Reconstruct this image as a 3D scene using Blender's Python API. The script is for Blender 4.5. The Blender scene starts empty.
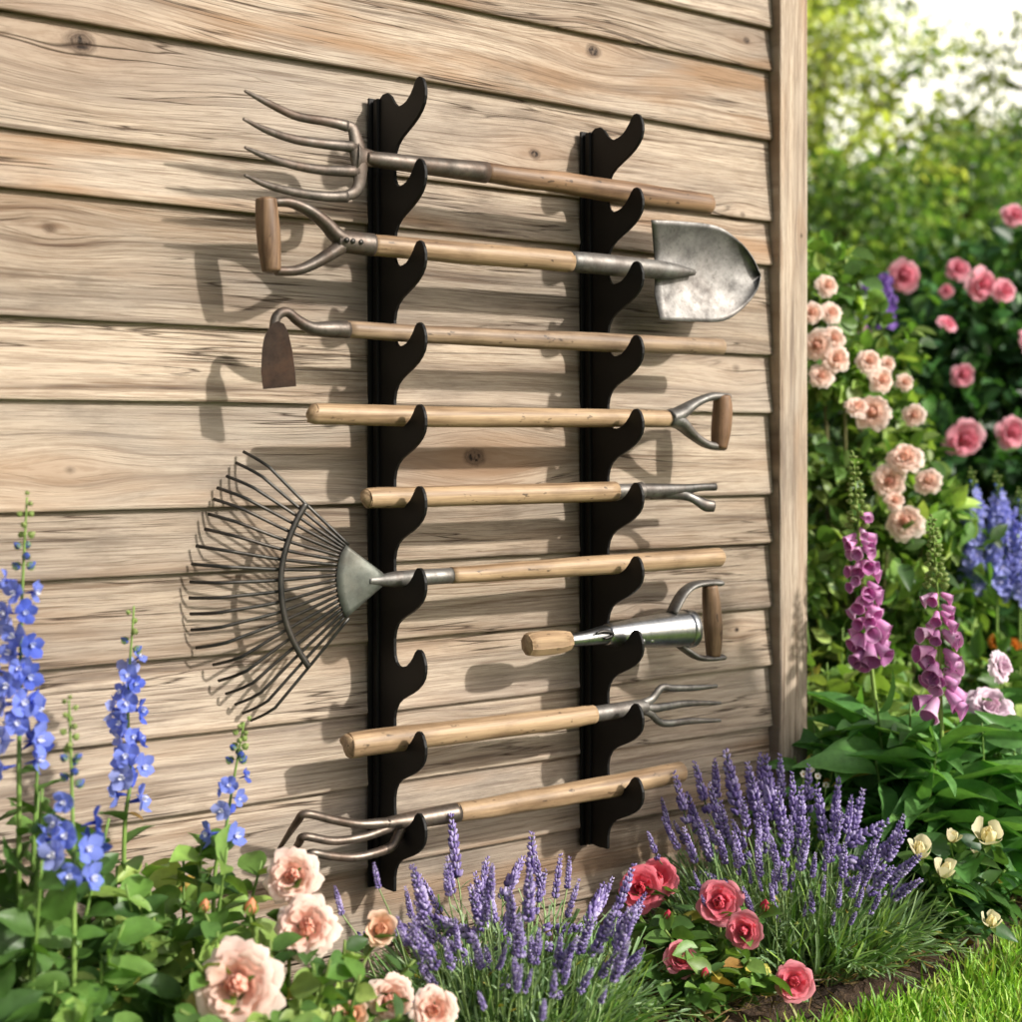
import bpy, math
import numpy as np
from mathutils import Matrix, Vector, Euler

scene = bpy.context.scene
COL = scene.collection
PI = math.pi

# ---------------------------------------------------------------- camera, world, sun, exposure
F = 50.0 / 36.0 * 1022.0                     # focal length in photo pixels
TH = math.atan2(2089.0, F)                   # angle between the view axis and the wall
V = np.array([math.cos(TH), math.sin(TH), 0.0])
RGT = np.array([math.sin(TH), -math.cos(TH), 0.0])
CAM = np.array([0.0, -2.08, 0.92])

cd = bpy.data.cameras.new('camera')
cam = bpy.data.objects.new('camera', cd)
COL.objects.link(cam)
cam.location = CAM
cam.rotation_euler = (PI / 2, 0, math.atan2(V[1], V[0]) - PI / 2)
cd.lens = 50
cd.sensor_width = 36
cd.shift_y = -61.0 / 1022.0
cd.clip_start = 0.05
cd.clip_end = 600
cd.dof.use_dof = True
cd.dof.focus_distance = 2.34
cd.dof.aperture_fstop = 2.8
scene.camera = cam

SUN_DIR = np.array([0.53, -1.0, 0.68])
SUN_DIR = SUN_DIR / np.linalg.norm(SUN_DIR)
world = bpy.data.worlds.new("World")
scene.world = world
world.use_nodes = True
wn = world.node_tree
bg = wn.nodes['Background']
sky = wn.nodes.new('ShaderNodeTexSky')
sky.sky_type = 'NISHITA'
sky.sun_disc = False
sky.sun_elevation = math.asin(SUN_DIR[2])
sky.sun_rotation = math.atan2(SUN_DIR[0], SUN_DIR[1])
sky.air_density = 1.0
sky.dust_density = 6.0
sky.ozone_density = 0.7
hs = wn.nodes.new('ShaderNodeHueSaturation')
hs.inputs['Saturation'].default_value = 0.5      # sky muted for whiter gaps and less blue fill light
wn.links.new(sky.outputs[0], hs.inputs['Color'])
# added white glow in the sky behind the trees, broken up like cloud
def wnode(typ, **kw):
    nd = wn.nodes.new('ShaderNode' + typ)
    for k, v in kw.items(): setattr(nd, k, v)
    return nd
def wmath(op, a, b=0.0, clamp=False):
    nd = wnode('Math', operation=op, use_clamp=clamp)
    for s_, x_ in zip(nd.inputs, (a, b)):
        if isinstance(x_, bpy.types.NodeSocket): wn.links.new(x_, s_)
        else: s_.default_value = x_
    return nd.outputs[0]
wtc = wnode('TexCoord')
wsep = wnode('SeparateXYZ'); wn.links.new(wtc.outputs['Generated'], wsep.inputs[0])
wdot = wmath('ADD', wmath('MULTIPLY', wsep.outputs[0], 0.80), wmath('MULTIPLY', wsep.outputs[1], 0.60))
wns = wnode('TexNoise'); wn.links.new(wtc.outputs['Generated'], wns.inputs['Vector'])
wns.inputs['Scale'].default_value = 3.5; wns.inputs['Detail'].default_value = 6
wm = wmath('ADD', wmath('MULTIPLY', wmath('SUBTRACT', wdot, 0.62), 5.0), wmath('MULTIPLY', wmath('SUBTRACT', wns.outputs['Fac'], 0.5), 1.6))
wm = wmath('MULTIPLY', wmath('MINIMUM', wm, 1.0, True), wmath('SUBTRACT', 1.0, wmath('MULTIPLY', wmath('SUBTRACT', wsep.outputs[2], 0.35), 3.0, True)), True)
wmix = wnode('MixRGB'); wn.links.new(wm, wmix.inputs[0]); wn.links.new(hs.outputs[0], wmix.inputs[1])
wmix.inputs[2].default_value = (14.5, 13.8, 11.8, 1)
wn.links.new(wmix.outputs[0], bg.inputs[0])
bg.inputs[1].default_value = 0.115
sl = bpy.data.lights.new('sun', 'SUN')
sl.energy = 4.3
sl.angle = math.radians(1.8)
sl.color = (1.0, 0.945, 0.865)
sun = bpy.data.objects.new('sun', sl)
COL.objects.link(sun)
sun.rotation_euler = Vector(SUN_DIR).to_track_quat('Z', 'Y').to_euler()
sun.location = (6, -8, 8)
scene.view_settings.view_transform = 'Standard'
scene.view_settings.look = 'None'
scene.view_settings.exposure = 0.2
scene.view_settings.gamma = 1.0
scene.cycles.use_denoising = True
scene.cycles.max_bounces = 7
scene.cycles.transparent_max_bounces = 6
scene.cycles.sample_clamp_indirect = 6.0

# ---------------------------------------------------------------- measuring helpers
def PW(px, py, s):
    """World point seen at photo pixel (px, py) that stands s metres off the wall plane."""
    d = V + (px - 511.0) / F * RGT
    k = (-s - CAM[1]) / d[1]
    p = CAM + k * d
    p[2] = CAM[2] + (450.0 - py) / F * k
    return p

def PD(px, py, depth):
    p = CAM + depth * (V + (px - 511.0) / F * RGT)
    p[2] = CAM[2] + (450.0 - py) / F * depth
    return p

def GD(px, depth):
    p = PD(px, 450, depth)
    p[2] = 0
    return p

def rpx(r, p):
    return r * float(np.dot(np.asarray(p) - CAM, V)) / F

def lin(h):
    h = h.lstrip('#')
    c = [int(h[i:i + 2], 16) / 255 for i in (0, 2, 4)]
    return np.array([x / 12.92 if x <= 0.04045 else ((x + 0.055) / 1.055) ** 2.4 for x in c])

def unit(v):
    v = np.asarray(v, float)
    n = np.linalg.norm(v, axis=-1, keepdims=True)
    return v / np.maximum(n, 1e-9)

def smooth(pts, n):
    """Catmull-Rom through the points, n samples."""
    P = np.asarray(pts, float)
    if len(P) == 2:
        t = np.linspace(0, 1, n)[:, None]
        return P[0] * (1 - t) + P[1] * t
    Q = np.vstack([2 * P[0] - P[1], P, 2 * P[-1] - P[-2]])
    out = []
    for t in np.linspace(0, len(P) - 1 - 1e-9, n):
        i = int(t); u = t - i
        a, b, c, d = Q[i], Q[i + 1], Q[i + 2], Q[i + 3]
        out.append(0.5 * (2 * b + (c - a) * u + (2 * a - 5 * b + 4 * c - d) * u * u + (-a + 3 * b - 3 * c + d) * u ** 3))
    return np.array(out)

# ---------------------------------------------------------------- mesh accumulation
class G:
    def __init__(self):
        self.v = []; self.q = []; self.t = []; self.c = []; self.n = 0
    def add(self, v, f, col=(1, 1, 1)):
        v = np.asarray(v, float).reshape(-1, 3)
        f = np.asarray(f, int)
        c = np.asarray(col, float)
        if c.ndim == 1:
            c = np.tile(c, (len(v), 1))
        self.v.append(v); self.c.append(c)
        (self.q if f.shape[1] == 4 else self.t).append(f + self.n)
        self.n += len(v)
        return self
    def addmix(self, v, quads, tris, col=(1, 1, 1)):
        n0 = self.n
        if len(quads):
            self.add(v, quads, col)
            if len(tris):
                self.t.append(np.asarray(tris, int) + n0)
        else:
            self.add(v, tris, col)
        return self
    def mesh(self, name, loc=(0, 0, 0), smooth_shade=True):
        v = np.vstack(self.v) - np.asarray(loc, float)
        c = np.vstack(self.c)
        q = np.vstack(self.q) if self.q else np.zeros((0, 4), int)
        t = np.vstack(self.t) if self.t else np.zeros((0, 3), int)
        me = bpy.data.meshes.new(name)
        me.vertices.add(len(v))
        me.vertices.foreach_set('co', v.astype(np.float32).ravel())
        loops = np.concatenate([q.ravel(), t.ravel()]).astype(np.int32)
        me.loops.add(len(loops))
        me.loops.foreach_set('vertex_index', loops)
        npoly = len(q) + len(t)
        me.polygons.add(npoly)
        start = np.concatenate([np.arange(len(q)) * 4, len(q) * 4 + np.arange(len(t)) * 3]).astype(np.int32)
        me.polygons.foreach_set('loop_start', start)
        me.polygons.foreach_set('use_smooth', np.full(npoly, smooth_shade))
        a = me.attributes.new('Col', 'FLOAT_COLOR', 'POINT')
        a.data.foreach_set('color', np.hstack([c, np.ones((len(c), 1))]).astype(np.float32).ravel())
        me.update(calc_edges=True)
        me.validate()
        return me
    def build(self, name, mat, parent=None, loc=None, smooth_shade=True):
        if loc is None:
            top = parent
            while top is not None and top.parent is not None: top = top.parent
            loc = top.location if top is not None else (0, 0, 0)
        me = self.mesh(name, loc, smooth_shade)
        me.materials.append(mat)
        o = bpy.data.objects.new(name, me)
        COL.objects.link(o)
        if parent is not None:
            o.parent = parent
        else:
            o.location = loc
        return o

def thing(name, label, cat, loc, group=None):
    o = bpy.data.objects.new(name, None)
    o.empty_display_size = 0.05
    COL.objects.link(o)
    o.location = loc
    o['label'] = label; o['category'] = cat
    if group: o['group'] = group
    return o

def tag(o, label, cat, group=None):
    o['label'] = label; o['category'] = cat
    if group: o['group'] = group
    return o

def place(me, name, parent, m):
    """A part that shares mesh data; m is a world matrix, the parent is only translated."""
    o = bpy.data.objects.new(name, me)
    COL.objects.link(o)
    o.parent = parent
    m = m.copy()
    m.translation = m.translation - parent.location
    o.matrix_basis = m
    return o

def mat_zdir(p, z, scale, spin=0.0):
    q = Vector(z).to_track_quat('Z', 'Y')
    return Matrix.Translation(Vector(p)) @ q.to_matrix().to_4x4() @ Matrix.Rotation(spin, 4, 'Z') @ Matrix.Scale(scale, 4)

# ---------------------------------------------------------------- shape helpers
def sweep(g, pts, ra, rb=None, normal=(0, -1, 0), n=10, cap=True, col=(1, 1, 1), round_ends=(0, 0), square=False):
    """Swept bar: ra half-width sideways, rb half-thickness along normal."""
    P = np.asarray(pts, float)
    k = len(P)
    ra = np.broadcast_to(np.asarray(ra, float), (k,)).copy()
    rb = ra.copy() if rb is None else np.broadcast_to(np.asarray(rb, float), (k,)).copy()
    T = unit(np.gradient(P, axis=0))
    Pn, An, Bn, Tn = [], [], [], []
    def ring(p, a, b, t):
        Pn.append(p); An.append(a); Bn.append(b); Tn.append(t)
    if round_ends[0]:
        for th in (0.1, 0.35, 0.7, 0.93):
            ring(P[0] - T[0] * rb[0] * round_ends[0] * (1 - math.sin(th * PI / 2)) , ra[0] * math.sin(th * PI / 2) ** 0.6, rb[0] * math.sin(th * PI / 2) ** 0.6, T[0])
    for i in range(k):
        ring(P[i], ra[i], rb[i], T[i])
    if round_ends[1]:
        for th in (0.93, 0.7, 0.35, 0.1):
            ring(P[-1] + T[-1] * rb[-1] * round_ends[1] * (1 - math.sin(th * PI / 2)), ra[-1] * math.sin(th * PI / 2) ** 0.6, rb[-1] * math.sin(th * PI / 2) ** 0.6, T[-1])
    P = np.array(Pn); A = np.array(An); B = np.array(Bn); T = np.array(Tn)
    N0 = np.asarray(normal, float)
    S = unit(np.cross(T, N0))
    N = np.cross(S, T)
    ang = np.arange(n) / n * 2 * PI
    ca, sa = np.cos(ang), np.sin(ang)
    if square:
        e = 0.35
        ca = np.sign(ca) * np.abs(ca) ** e; sa = np.sign(sa) * np.abs(sa) ** e
    vv = P[:, None, :] + (A[:, None] * ca)[:, :, None] * S[:, None, :] + (B[:, None] * sa)[:, :, None] * N[:, None, :]
    m = len(P)
    i, j = np.meshgrid(np.arange(m - 1), np.arange(n), indexing='ij')
    a = i * n + j; b = i * n + (j + 1) % n
    q = np.stack([a, b, b + n, a + n], -1).reshape(-1, 4)
    verts = vv.reshape(-1, 3)
    tris = []
    if cap:
        verts = np.vstack([verts, P[0], P[-1]])
        c0, c1 = m * n, m * n + 1
        for jj in range(n):
            tris.append((c0, (jj + 1) % n, jj))
            tris.append((c1, (m - 1) * n + jj, (m - 1) * n + (jj + 1) % n))
    g.addmix(verts, q, tris, col)
    return g

def box(g, lo, hi, col=(1, 1, 1)):
    x0, y0, z0 = lo; x1, y1, z1 = hi
    v = [(x0, y0, z0), (x1, y0, z0), (x1, y1, z0), (x0, y1, z0), (x0, y0, z1), (x1, y0, z1), (x1, y1, z1), (x0, y1, z1)]
    q = [(0, 3, 2, 1), (4, 5, 6, 7), (0, 1, 5, 4), (1, 2, 6, 5), (2, 3, 7, 6), (3, 0, 4, 7)]
    g.add(v, q, col)
    return g

def bevel(o, w, seg=2, angle=40):
    m = o.modifiers.new('bevel', 'BEVEL')
    m.width = w; m.segments = seg; m.limit_method = 'ANGLE'; m.angle_limit = math.radians(angle)
    return o

def grid_faces(nu, nv):
    i, j = np.meshgrid(np.arange(nu - 1), np.arange(nv - 1), indexing='ij')
    a = i * nv + j
    return np.stack([a, a + 1, a + nv + 1, a + nv], -1).reshape(-1, 4)

def leaf_template(nl=6, half=0.3, peak=0.42, fold=0.18, curl=0.25, point=1.0, wave=0.0, cross=3):
    """Leaf along +Y, length 1, blade in XY, fold/curl in Z."""
    t = np.linspace(0, 1, nl)
    u = np.linspace(-1, 1, cross)
    e = math.log(0.5) / math.log(peak)
    w = half * np.sin(PI * np.clip(t, 0, 1) ** e) ** point
    w = np.maximum(w, 0.012)
    vs = []
    for ti, wi in zip(t, w):
        for uu in u:
            z = fold * abs(uu) * wi * 2 - curl * ti * ti + wave * math.sin(ti * 9 + (uu > 0) * 1.3) * abs(uu) * wi
            y = ti - 0.04 * abs(uu) * 0
            vs.append((uu * wi, y, z))
    return np.array(vs), grid_faces(nl, cross)

def scatter(g, tmpl, O, D, N, size, cols, width=1.0):
    tv, tf = tmpl
    O = np.asarray(O, float).reshape(-1, 3); D = unit(D); N = np.asarray(N, float)
    S = unit(np.cross(D, N)); N2 = np.cross(S, D)
    n = len(O); k = len(tv)
    size = np.broadcast_to(np.asarray(size, float), (n,))
    width = np.broadcast_to(np.asarray(width, float), (n,))
    v = (O[:, None, :] + size[:, None, None] * (
        (tv[None, :, 0] * width[:, None])[:, :, None] * S[:, None, :] + tv[None, :, 1, None] * D[:, None, :] + tv[None, :, 2, None] * N2[:, None, :]))
    f = (tf[None, :, :] + (np.arange(n) * k)[:, None, None]).reshape(-1, tf.shape[1])
    c = np.repeat(np.asarray(cols, float).reshape(-1, 3) if np.asarray(cols).ndim > 1 else np.tile(cols, (n, 1)), k, axis=0)
    g.add(v.reshape(-1, 3), f, c)

def colmix(rng, cols, n, jit=0.12):
    cols = np.array([lin(c) if isinstance(c, str) else c for c in cols])
    i = rng.integers(0, len(cols), n); j = rng.integers(0, len(cols), n)
    t = rng.random((n, 1))
    c = cols[i] * t + cols[j] * (1 - t)
    return np.clip(c * (1 + rng.normal(0, jit, (n, 1))), 0.002, 1)

def rdir(rng, n):
    return unit(rng.normal(size=(n, 3)))

# ---------------------------------------------------------------- materials
class NT:
    def __init__(self, name):
        self.m = bpy.data.materials.new(name); self.m.use_nodes = True
        self.t = self.m.node_tree
        self.b = self.t.nodes['Principled BSDF']
        self.out = self.t.nodes['Material Output']
    def n(self, typ, **kw):
        nd = self.t.nodes.new('ShaderNode' + typ)
        for k, v in kw.items():
            setattr(nd, k, v)
        return nd
    def l(self, a, b):
        self.t.links.new(a, b)
    def val(self, sock, x):
        if hasattr(x, 'is_output') or isinstance(x, bpy.types.NodeSocket):
            self.l(x, sock)
        else:
            sock.default_value = x
    def math(self, op, a, b=0.0, c=None, clamp=False):
        nd = self.n('Math', operation=op); nd.use_clamp = clamp
        self.val(nd.inputs[0], a); self.val(nd.inputs[1], b)
        if c is not None: self.val(nd.inputs[2], c)
        return nd.outputs[0]
    def mix(self, fac, a, b, mode='MIX'):
        nd = self.n('MixRGB', blend_type=mode)
        self.val(nd.inputs[0], fac)
        for s, x in ((nd.inputs[1], a), (nd.inputs[2], b)):
            if isinstance(x, bpy.types.NodeSocket): self.l(x, s)
            else: s.default_value = (*x, 1)
        return nd.outputs[0]
    def noise(self, vec, scale, detail=4, rough=0.55, dist=0.0):
        nd = self.n('TexNoise')
        self.l(vec, nd.inputs['Vector'])
        nd.inputs['Scale'].default_value = scale; nd.inputs['Detail'].default_value = detail
        nd.inputs['Roughness'].default_value = rough; nd.inputs['Distortion'].default_value = dist
        return nd.outputs['Fac']
    def ramp(self, fac, stops):
        nd = self.n('ValToRGB')
        while len(nd.color_ramp.elements) < len(stops): nd.color_ramp.elements.new(0.5)
        for e, (p, c) in zip(nd.color_ramp.elements, stops):
            e.position = p; e.color = (*c, 1) if not np.isscalar(c) else (c, c, c, 1)
        self.l(fac, nd.inputs[0])
        return nd.outputs[0]
    def comb(self, x, y, z):
        nd = self.n('CombineXYZ')
        for s, v in zip(nd.inputs, (x, y, z)): self.val(s, v)
        return nd.outputs[0]
    def xyz(self, vec):
        nd = self.n('SeparateXYZ'); self.l(vec, nd.inputs[0]); return nd.outputs
    def bump(self, h, strength=0.5, dist=0.002):
        nd = self.n('Bump'); nd.inputs['Strength'].default_value = strength; nd.inputs['Distance'].default_value = dist
        self.l(h, nd.inputs['Height']); self.l(nd.outputs[0], self.b.inputs['Normal'])
        return nd

def wall_wood(name, knots, along='x', tone=1.0):
    """Weathered softwood boards; the Col attribute carries per-board random numbers (r: offset, g: tone, b: greyness)."""
    m = NT(name)
    tc = m.n('TexCoord').outputs['Object']
    x, y, z = m.xyz(tc)
    if along == 'z':
        x, z = z, x
    elif along == 'y':
        x = y
    at = m.n('Attribute', attribute_name='Col')
    r, gtone, grey = m.xyz(at.outputs['Vector'])
    zz = z; kn = None; kd = None
    rag = m.math('ADD', 0.62, m.math('MULTIPLY', m.noise(tc, 55.0, 4, 0.7), 0.9))
    for (kx, kz, rad, dark) in knots:
        dx = m.math('MULTIPLY', m.math('SUBTRACT', x, kx), 0.42)
        dz = m.math('SUBTRACT', z, kz)
        d2 = m.math('ADD', m.math('MULTIPLY', dx, dx), m.math('MULTIPLY', dz, dz))
        e = m.math('EXPONENT', m.math('DIVIDE', d2, -2 * (rad * 2.2) ** 2))
        zz = m.math('SUBTRACT', zz, m.math('MULTIPLY', m.math('MULTIPLY', dz, e), 0.85))
        dx2 = m.math('MULTIPLY', m.math('SUBTRACT', x, kx), 0.75)
        d = m.math('SQRT', m.math('ADD', m.math('MULTIPLY', dx2, dx2), m.math('MULTIPLY', dz, dz)))
        k = m.math('MULTIPLY', m.math('SUBTRACT', 1.0, m.math('DIVIDE', m.math('MULTIPLY', d, rag), rad * 0.9), clamp=True), dark)
        h = m.math('MULTIPLY', e, dark * 0.6)
        kn = k if kn is None else m.math('MAXIMUM', kn, k)
        kd = h if kd is None else m.math('MAXIMUM', kd, h)
    off = m.math('MULTIPLY', r, 37.0)
    xo = m.math('ADD', x, off)
    wob = m.noise(m.comb(m.math('MULTIPLY', xo, 1.2), m.math('MULTIPLY', zz, 6.0), off), 1.0, 3, 0.5)
    zw = m.math('ADD', zz, m.math('MULTIPLY', m.math('SUBTRACT', wob, 0.5), 0.024))
    # growth-ring figure, wide streaks and fine fibre
    fig = m.noise(m.comb(m.math('MULTIPLY', xo, 1.5), m.math('MULTIPLY', zw, 52.0), off), 1.0, 5, 0.62)
    streak = m.noise(m.comb(m.math('MULTIPLY', xo, 3.2), m.math('MULTIPLY', zw, 150.0), off), 1.0, 4, 0.6)
    fibre = m.noise(m.comb(m.math('MULTIPLY', xo, 14.0), m.math('MULTIPLY', zw, 300.0), off), 1.0, 4, 0.7)
    blotch = m.noise(m.comb(m.math('MULTIPLY', xo, 1.4), m.math('MULTIPLY', zz, 5.0), off), 1.0, 4, 0.6)
    c_light = lin('#c5b4a0') * tone; c_mid = lin('#a59482') * tone; c_dark = lin('#645347') * tone; c_grey = lin('#9f978e') * tone
    c = m.ramp(fig, [(0.30, c_dark), (0.40, c_mid), (0.52, c_light), (0.75, c_light * 1.12)])
    c = m.mix(m.ramp(streak, [(0.35, 0.65), (0.43, 0.0)]), c, lin('#6d5440') * tone)
    c = m.mix(m.math('MULTIPLY', m.ramp(fibre, [(0.42, 1.0), (0.53, 0.0)]), 0.42), c, lin('#7f6751') * tone)
    gfac = m.math('MULTIPLY', m.ramp(blotch, [(0.42, 0.0), (0.68, 1.0)]), m.math('ADD', m.math('MULTIPLY', grey, 0.7), 0.3))
    c = m.mix(gfac, c, c_grey)
    warm = m.noise(m.comb(m.math('MULTIPLY', xo, 2.2), m.math('MULTIPLY', zz, 16.0), m.math('ADD', off, 5.0)), 1.0, 3, 0.5)
    c = m.mix(m.math('MULTIPLY', m.ramp(warm, [(0.50, 0.0), (0.68, 1.0)]), m.math('MULTIPLY', m.math('FRACT', m.math('MULTIPLY', r, 3.7)), 0.9)), c, lin('#9c7b5c') * tone)
    dirt = m.noise(m.comb(m.math('MULTIPLY', xo, 3.0), m.math('MULTIPLY', zz, 9.0), m.math('ADD', off, 11.0)), 1.0, 6, 0.7)
    c = m.mix(m.math('MULTIPLY', m.ramp(dirt, [(0.54, 0.0), (0.70, 1.0)]), 0.55), c, lin('#6a5d52') * tone)
    if kn is not None:
        c = m.mix(m.math('MULTIPLY', kd, 0.55, clamp=True), c, lin('#7a5636'))
        rings = m.noise(m.comb(m.math('MULTIPLY', kn, 9.0), r, 0.0), 2.0, 2)
        c = m.mix(m.math('MULTIPLY', m.ramp(kn, [(0.05, 0.0), (0.35, 1.0)]), m.math('ADD', 0.1, m.math('MULTIPLY', rings, 1.0)), clamp=True), c, lin('#3a2a20'))
        c = m.mix(m.math('MULTIPLY', m.ramp(kn, [(0.45, 0.0), (0.62, 1.0)]), m.ramp(m.noise(m.comb(m.math('MULTIPLY', x, 90.0), m.math('MULTIPLY', z, 60.0), 0.0), 1.0, 3), [(0.42, 0.0), (0.55, 1.0)]), clamp=True), c, lin('#17100c'))
    tonev = m.math('ADD', 0.80, m.math('MULTIPLY', gtone, 0.36))
    c = m.mix(1.0, c, m.comb(tonev, tonev, tonev), 'MULTIPLY')
    # drying cracks
    ck = m.noise(m.comb(m.math('MULTIPLY', xo, 2.1), m.math('MULTIPLY', zw, 70.0), m.math('ADD', off, 3.0)), 1.0, 2, 0.4)
    crack = m.math('MULTIPLY', m.ramp(m.math('ABSOLUTE', m.math('SUBTRACT', ck, 0.5)), [(0.0, 1.0), (0.022, 0.0)]),
                   m.ramp(m.noise(m.comb(m.math('MULTIPLY', xo, 2.4), m.math('MULTIPLY', zz, 14.0), m.math('ADD', off, 8.0)), 1.0, 2), [(0.54, 0.0), (0.62, 1.0)]))
    ck2 = m.noise(m.comb(m.math('MULTIPLY', xo, 0.9), m.math('MULTIPLY', zw, 26.0), m.math('ADD', off, 31.0)), 1.0, 4, 0.5)
    crack2 = m.math('MULTIPLY', m.ramp(m.math('ABSOLUTE', m.math('SUBTRACT', ck2, 0.47)), [(0.0, 1.0), (0.009, 0.0)]),
                    m.ramp(m.noise(m.comb(m.math('MULTIPLY', xo, 1.7), m.math('MULTIPLY', zz, 10.0), m.math('ADD', off, 41.0)), 1.0, 2), [(0.50, 0.0), (0.56, 1.0)]))
    crack = m.math('MAXIMUM', crack, crack2)
    c = m.mix(m.math('MULTIPLY', crack, 0.9), c, lin('#33251b'))
    # drawn grain contours
    gl_ = m.noise(m.comb(m.math('MULTIPLY', xo, 1.1), m.math('MULTIPLY', zw, 38.0), m.math('ADD', off, 21.0)), 1.0, 3, 0.45)
    band = m.math('FRACT', m.math('MULTIPLY', gl_, 14.0))
    ln_ = m.ramp(m.math('ABSOLUTE', m.math('SUBTRACT', band, 0.5)), [(0.0, 1.0), (0.13, 0.0)])
    c = m.mix(m.math('MULTIPLY', m.math('MULTIPLY', ln_, m.ramp(streak, [(0.35, 1.0), (0.62, 0.15)])), m.math('ADD', 0.10, m.math('MULTIPLY', m.math('FRACT', m.math('MULTIPLY', r, 7.3)), 0.45))), c, lin('#5b4634') * tone)
    m.l(c, m.b.inputs['Base Color'])
    m.b.inputs['Roughness'].default_value = 0.78
    m.b.inputs['Specular IOR Level'].default_value = 0.25
    h = m.math('ADD', m.math('MULTIPLY', fig, 0.5), m.math('MULTIPLY', streak, 0.6))
    h = m.math('ADD', h, m.math('MULTIPLY', fibre, 0.35))
    h = m.math('SUBTRACT', h, m.math('ADD', m.math('MULTIPLY', crack, 1.2), m.math('MULTIPLY', ln_, 0.25)))
    m.bump(h, 0.55, 0.004)
    return m.m

def handle_wood(name, light, dark, rough=0.5, axis='x'):
    m = NT(name)
    tc = m.n('TexCoord').outputs['Object']
    x, y, z = m.xyz(tc)
    if axis == 'z': x, z = z, x
    rnd = m.math('MULTIPLY', m.n('ObjectInfo').outputs['Random'], 23.0)
    xo = m.math('ADD', x, rnd)
    g1 = m.noise(m.comb(m.math('MULTIPLY', xo, 3.0), m.math('MULTIPLY', y, 90.0), m.math('MULTIPLY', z, 90.0)), 1.0, 5, 0.6)
    g2 = m.noise(m.comb(m.math('MULTIPLY', xo, 14.0), m.math('MULTIPLY', y, 500.0), m.math('MULTIPLY', z, 500.0)), 1.0, 2, 0.5)
    bl = m.noise(m.comb(m.math('MULTIPLY', xo, 6.0), m.math('MULTIPLY', y, 12.0), m.math('MULTIPLY', z, 12.0)), 1.0, 5, 0.65)
    c = m.ramp(g1, [(0.3, dark), (0.55, light), (0.8, light * 1.1)])
    c = m.mix(m.math('MULTIPLY', m.ramp(g2, [(0.35, 1.0), (0.55, 0.0)]), 0.3), c, dark * 0.8)
    c = m.mix(m.math('MULTIPLY', m.ramp(bl, [(0.48, 0.0), (0.70, 1.0)]), 0.7), c, dark * 0.75)
    sp = m.noise(m.comb(m.math('MULTIPLY', xo, 40.0), m.math('MULTIPLY', y, 90.0), m.math('MULTIPLY', z, 90.0)), 1.0, 2)
    c = m.mix(m.math('MULTIPLY', m.ramp(sp, [(0.66, 0.0), (0.73, 1.0)]), 0.75), c, lin('#2e2118'))
    m.l(c, m.b.inputs['Base Color'])
    m.b.inputs['Roughness'].default_value = rough
    m.b.inputs['Specular IOR Level'].default_value = 0.35
    m.bump(m.math('ADD', g1, m.math('MULTIPLY', g2, 0.4)), 0.35, 0.001)
    return m.m

def metal(name, base, dark, rust=0.0, rough=0.4, metallic=0.85):
    m = NT(name)
    tc = m.n('TexCoord').outputs['Object']
    n1 = m.noise(tc, 28.0, 6, 0.65)
    n2 = m.noise(tc, 140.0, 4, 0.6)
    n3 = m.noise(tc, 11.0, 5, 0.7, 0.4)
    c = m.mix(m.ramp(n1, [(0.35, 0.0), (0.7, 1.0)]), base, dark)
    c = m.mix(m.math('MULTIPLY', m.ramp(n2, [(0.55, 0.0), (0.72, 1.0)]), 0.5), c, dark * 0.6)
    rf = m.math('MULTIPLY', m.ramp(n3, [(0.45, 0.0), (0.66, 1.0)]), rust)
    c = m.mix(rf, c, lin('#5d3f2a'))
    m.l(c, m.b.inputs['Base Color'])
    m.l(m.math('MULTIPLY', m.math('SUBTRACT', 1.0, m.math('MULTIPLY', rf, 0.9)), metallic), m.b.inputs['Metallic'])
    m.l(m.math('ADD', rough - 0.1, m.math('MULTIPLY', n1, 0.28)), m.b.inputs['Roughness'])
    m.bump(m.math('ADD', n1, m.math('MULTIPLY', n2, 0.5)), 0.22, 0.001)
    return m.m

def leaf_mat(name, trans=0.35, rough=0.42, spec=0.4, hue=(1.15, 1.2, 0.55), lo=1.0, hi=1.45):
    m = NT(name)
    at = m.n('Attribute', attribute_name='Col').outputs['Color']
    tc = m.n('TexCoord').outputs['Object']
    n1 = m.noise(tc, 60.0, 3, 0.6)
    c = m.mix(1.0, at, m.ramp(n1, [(0.3, lo), (0.7, hi)]), 'MULTIPLY')
    m.l(c, m.b.inputs['Base Color'])
    m.b.inputs['Roughness'].default_value = rough
    m.b.inputs['Specular IOR Level'].default_value = spec
    tr = m.n('BsdfTranslucent')
    m.l(m.mix(1.0, c, hue, 'MULTIPLY'), tr.inputs['Color'])
    mx = m.n('MixShader'); mx.inputs[0].default_value = trans
    m.l(m.b.outputs[0], mx.inputs[1]); m.l(tr.outputs[0], mx.inputs[2]); m.l(mx.outputs[0], m.out.inputs['Surface'])
    m.bump(m.noise(tc, 150.0, 2), 0.15, 0.001)
    return m.m

def plain(name, c, rough=0.5, spec=0.3, metallic=0.0, noise=0.0, nscale=40):
    m = NT(name)
    if noise:
        tc = m.n('TexCoord').outputs['Object']
        f = m.ramp(m.noise(tc, nscale, 5, 0.6), [(0.3, 1 - noise), (0.7, 1 + noise)])
        m.l(m.mix(1.0, np.asarray(c), f, 'MULTIPLY'), m.b.inputs['Base Color'])
    else:
        m.b.inputs['Base Color'].default_value = (*c, 1)
    m.b.inputs['Roughness'].default_value = rough
    m.b.inputs['Specular IOR Level'].default_value = spec
    m.b.inputs['Metallic'].default_value = metallic
    return m.m

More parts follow.
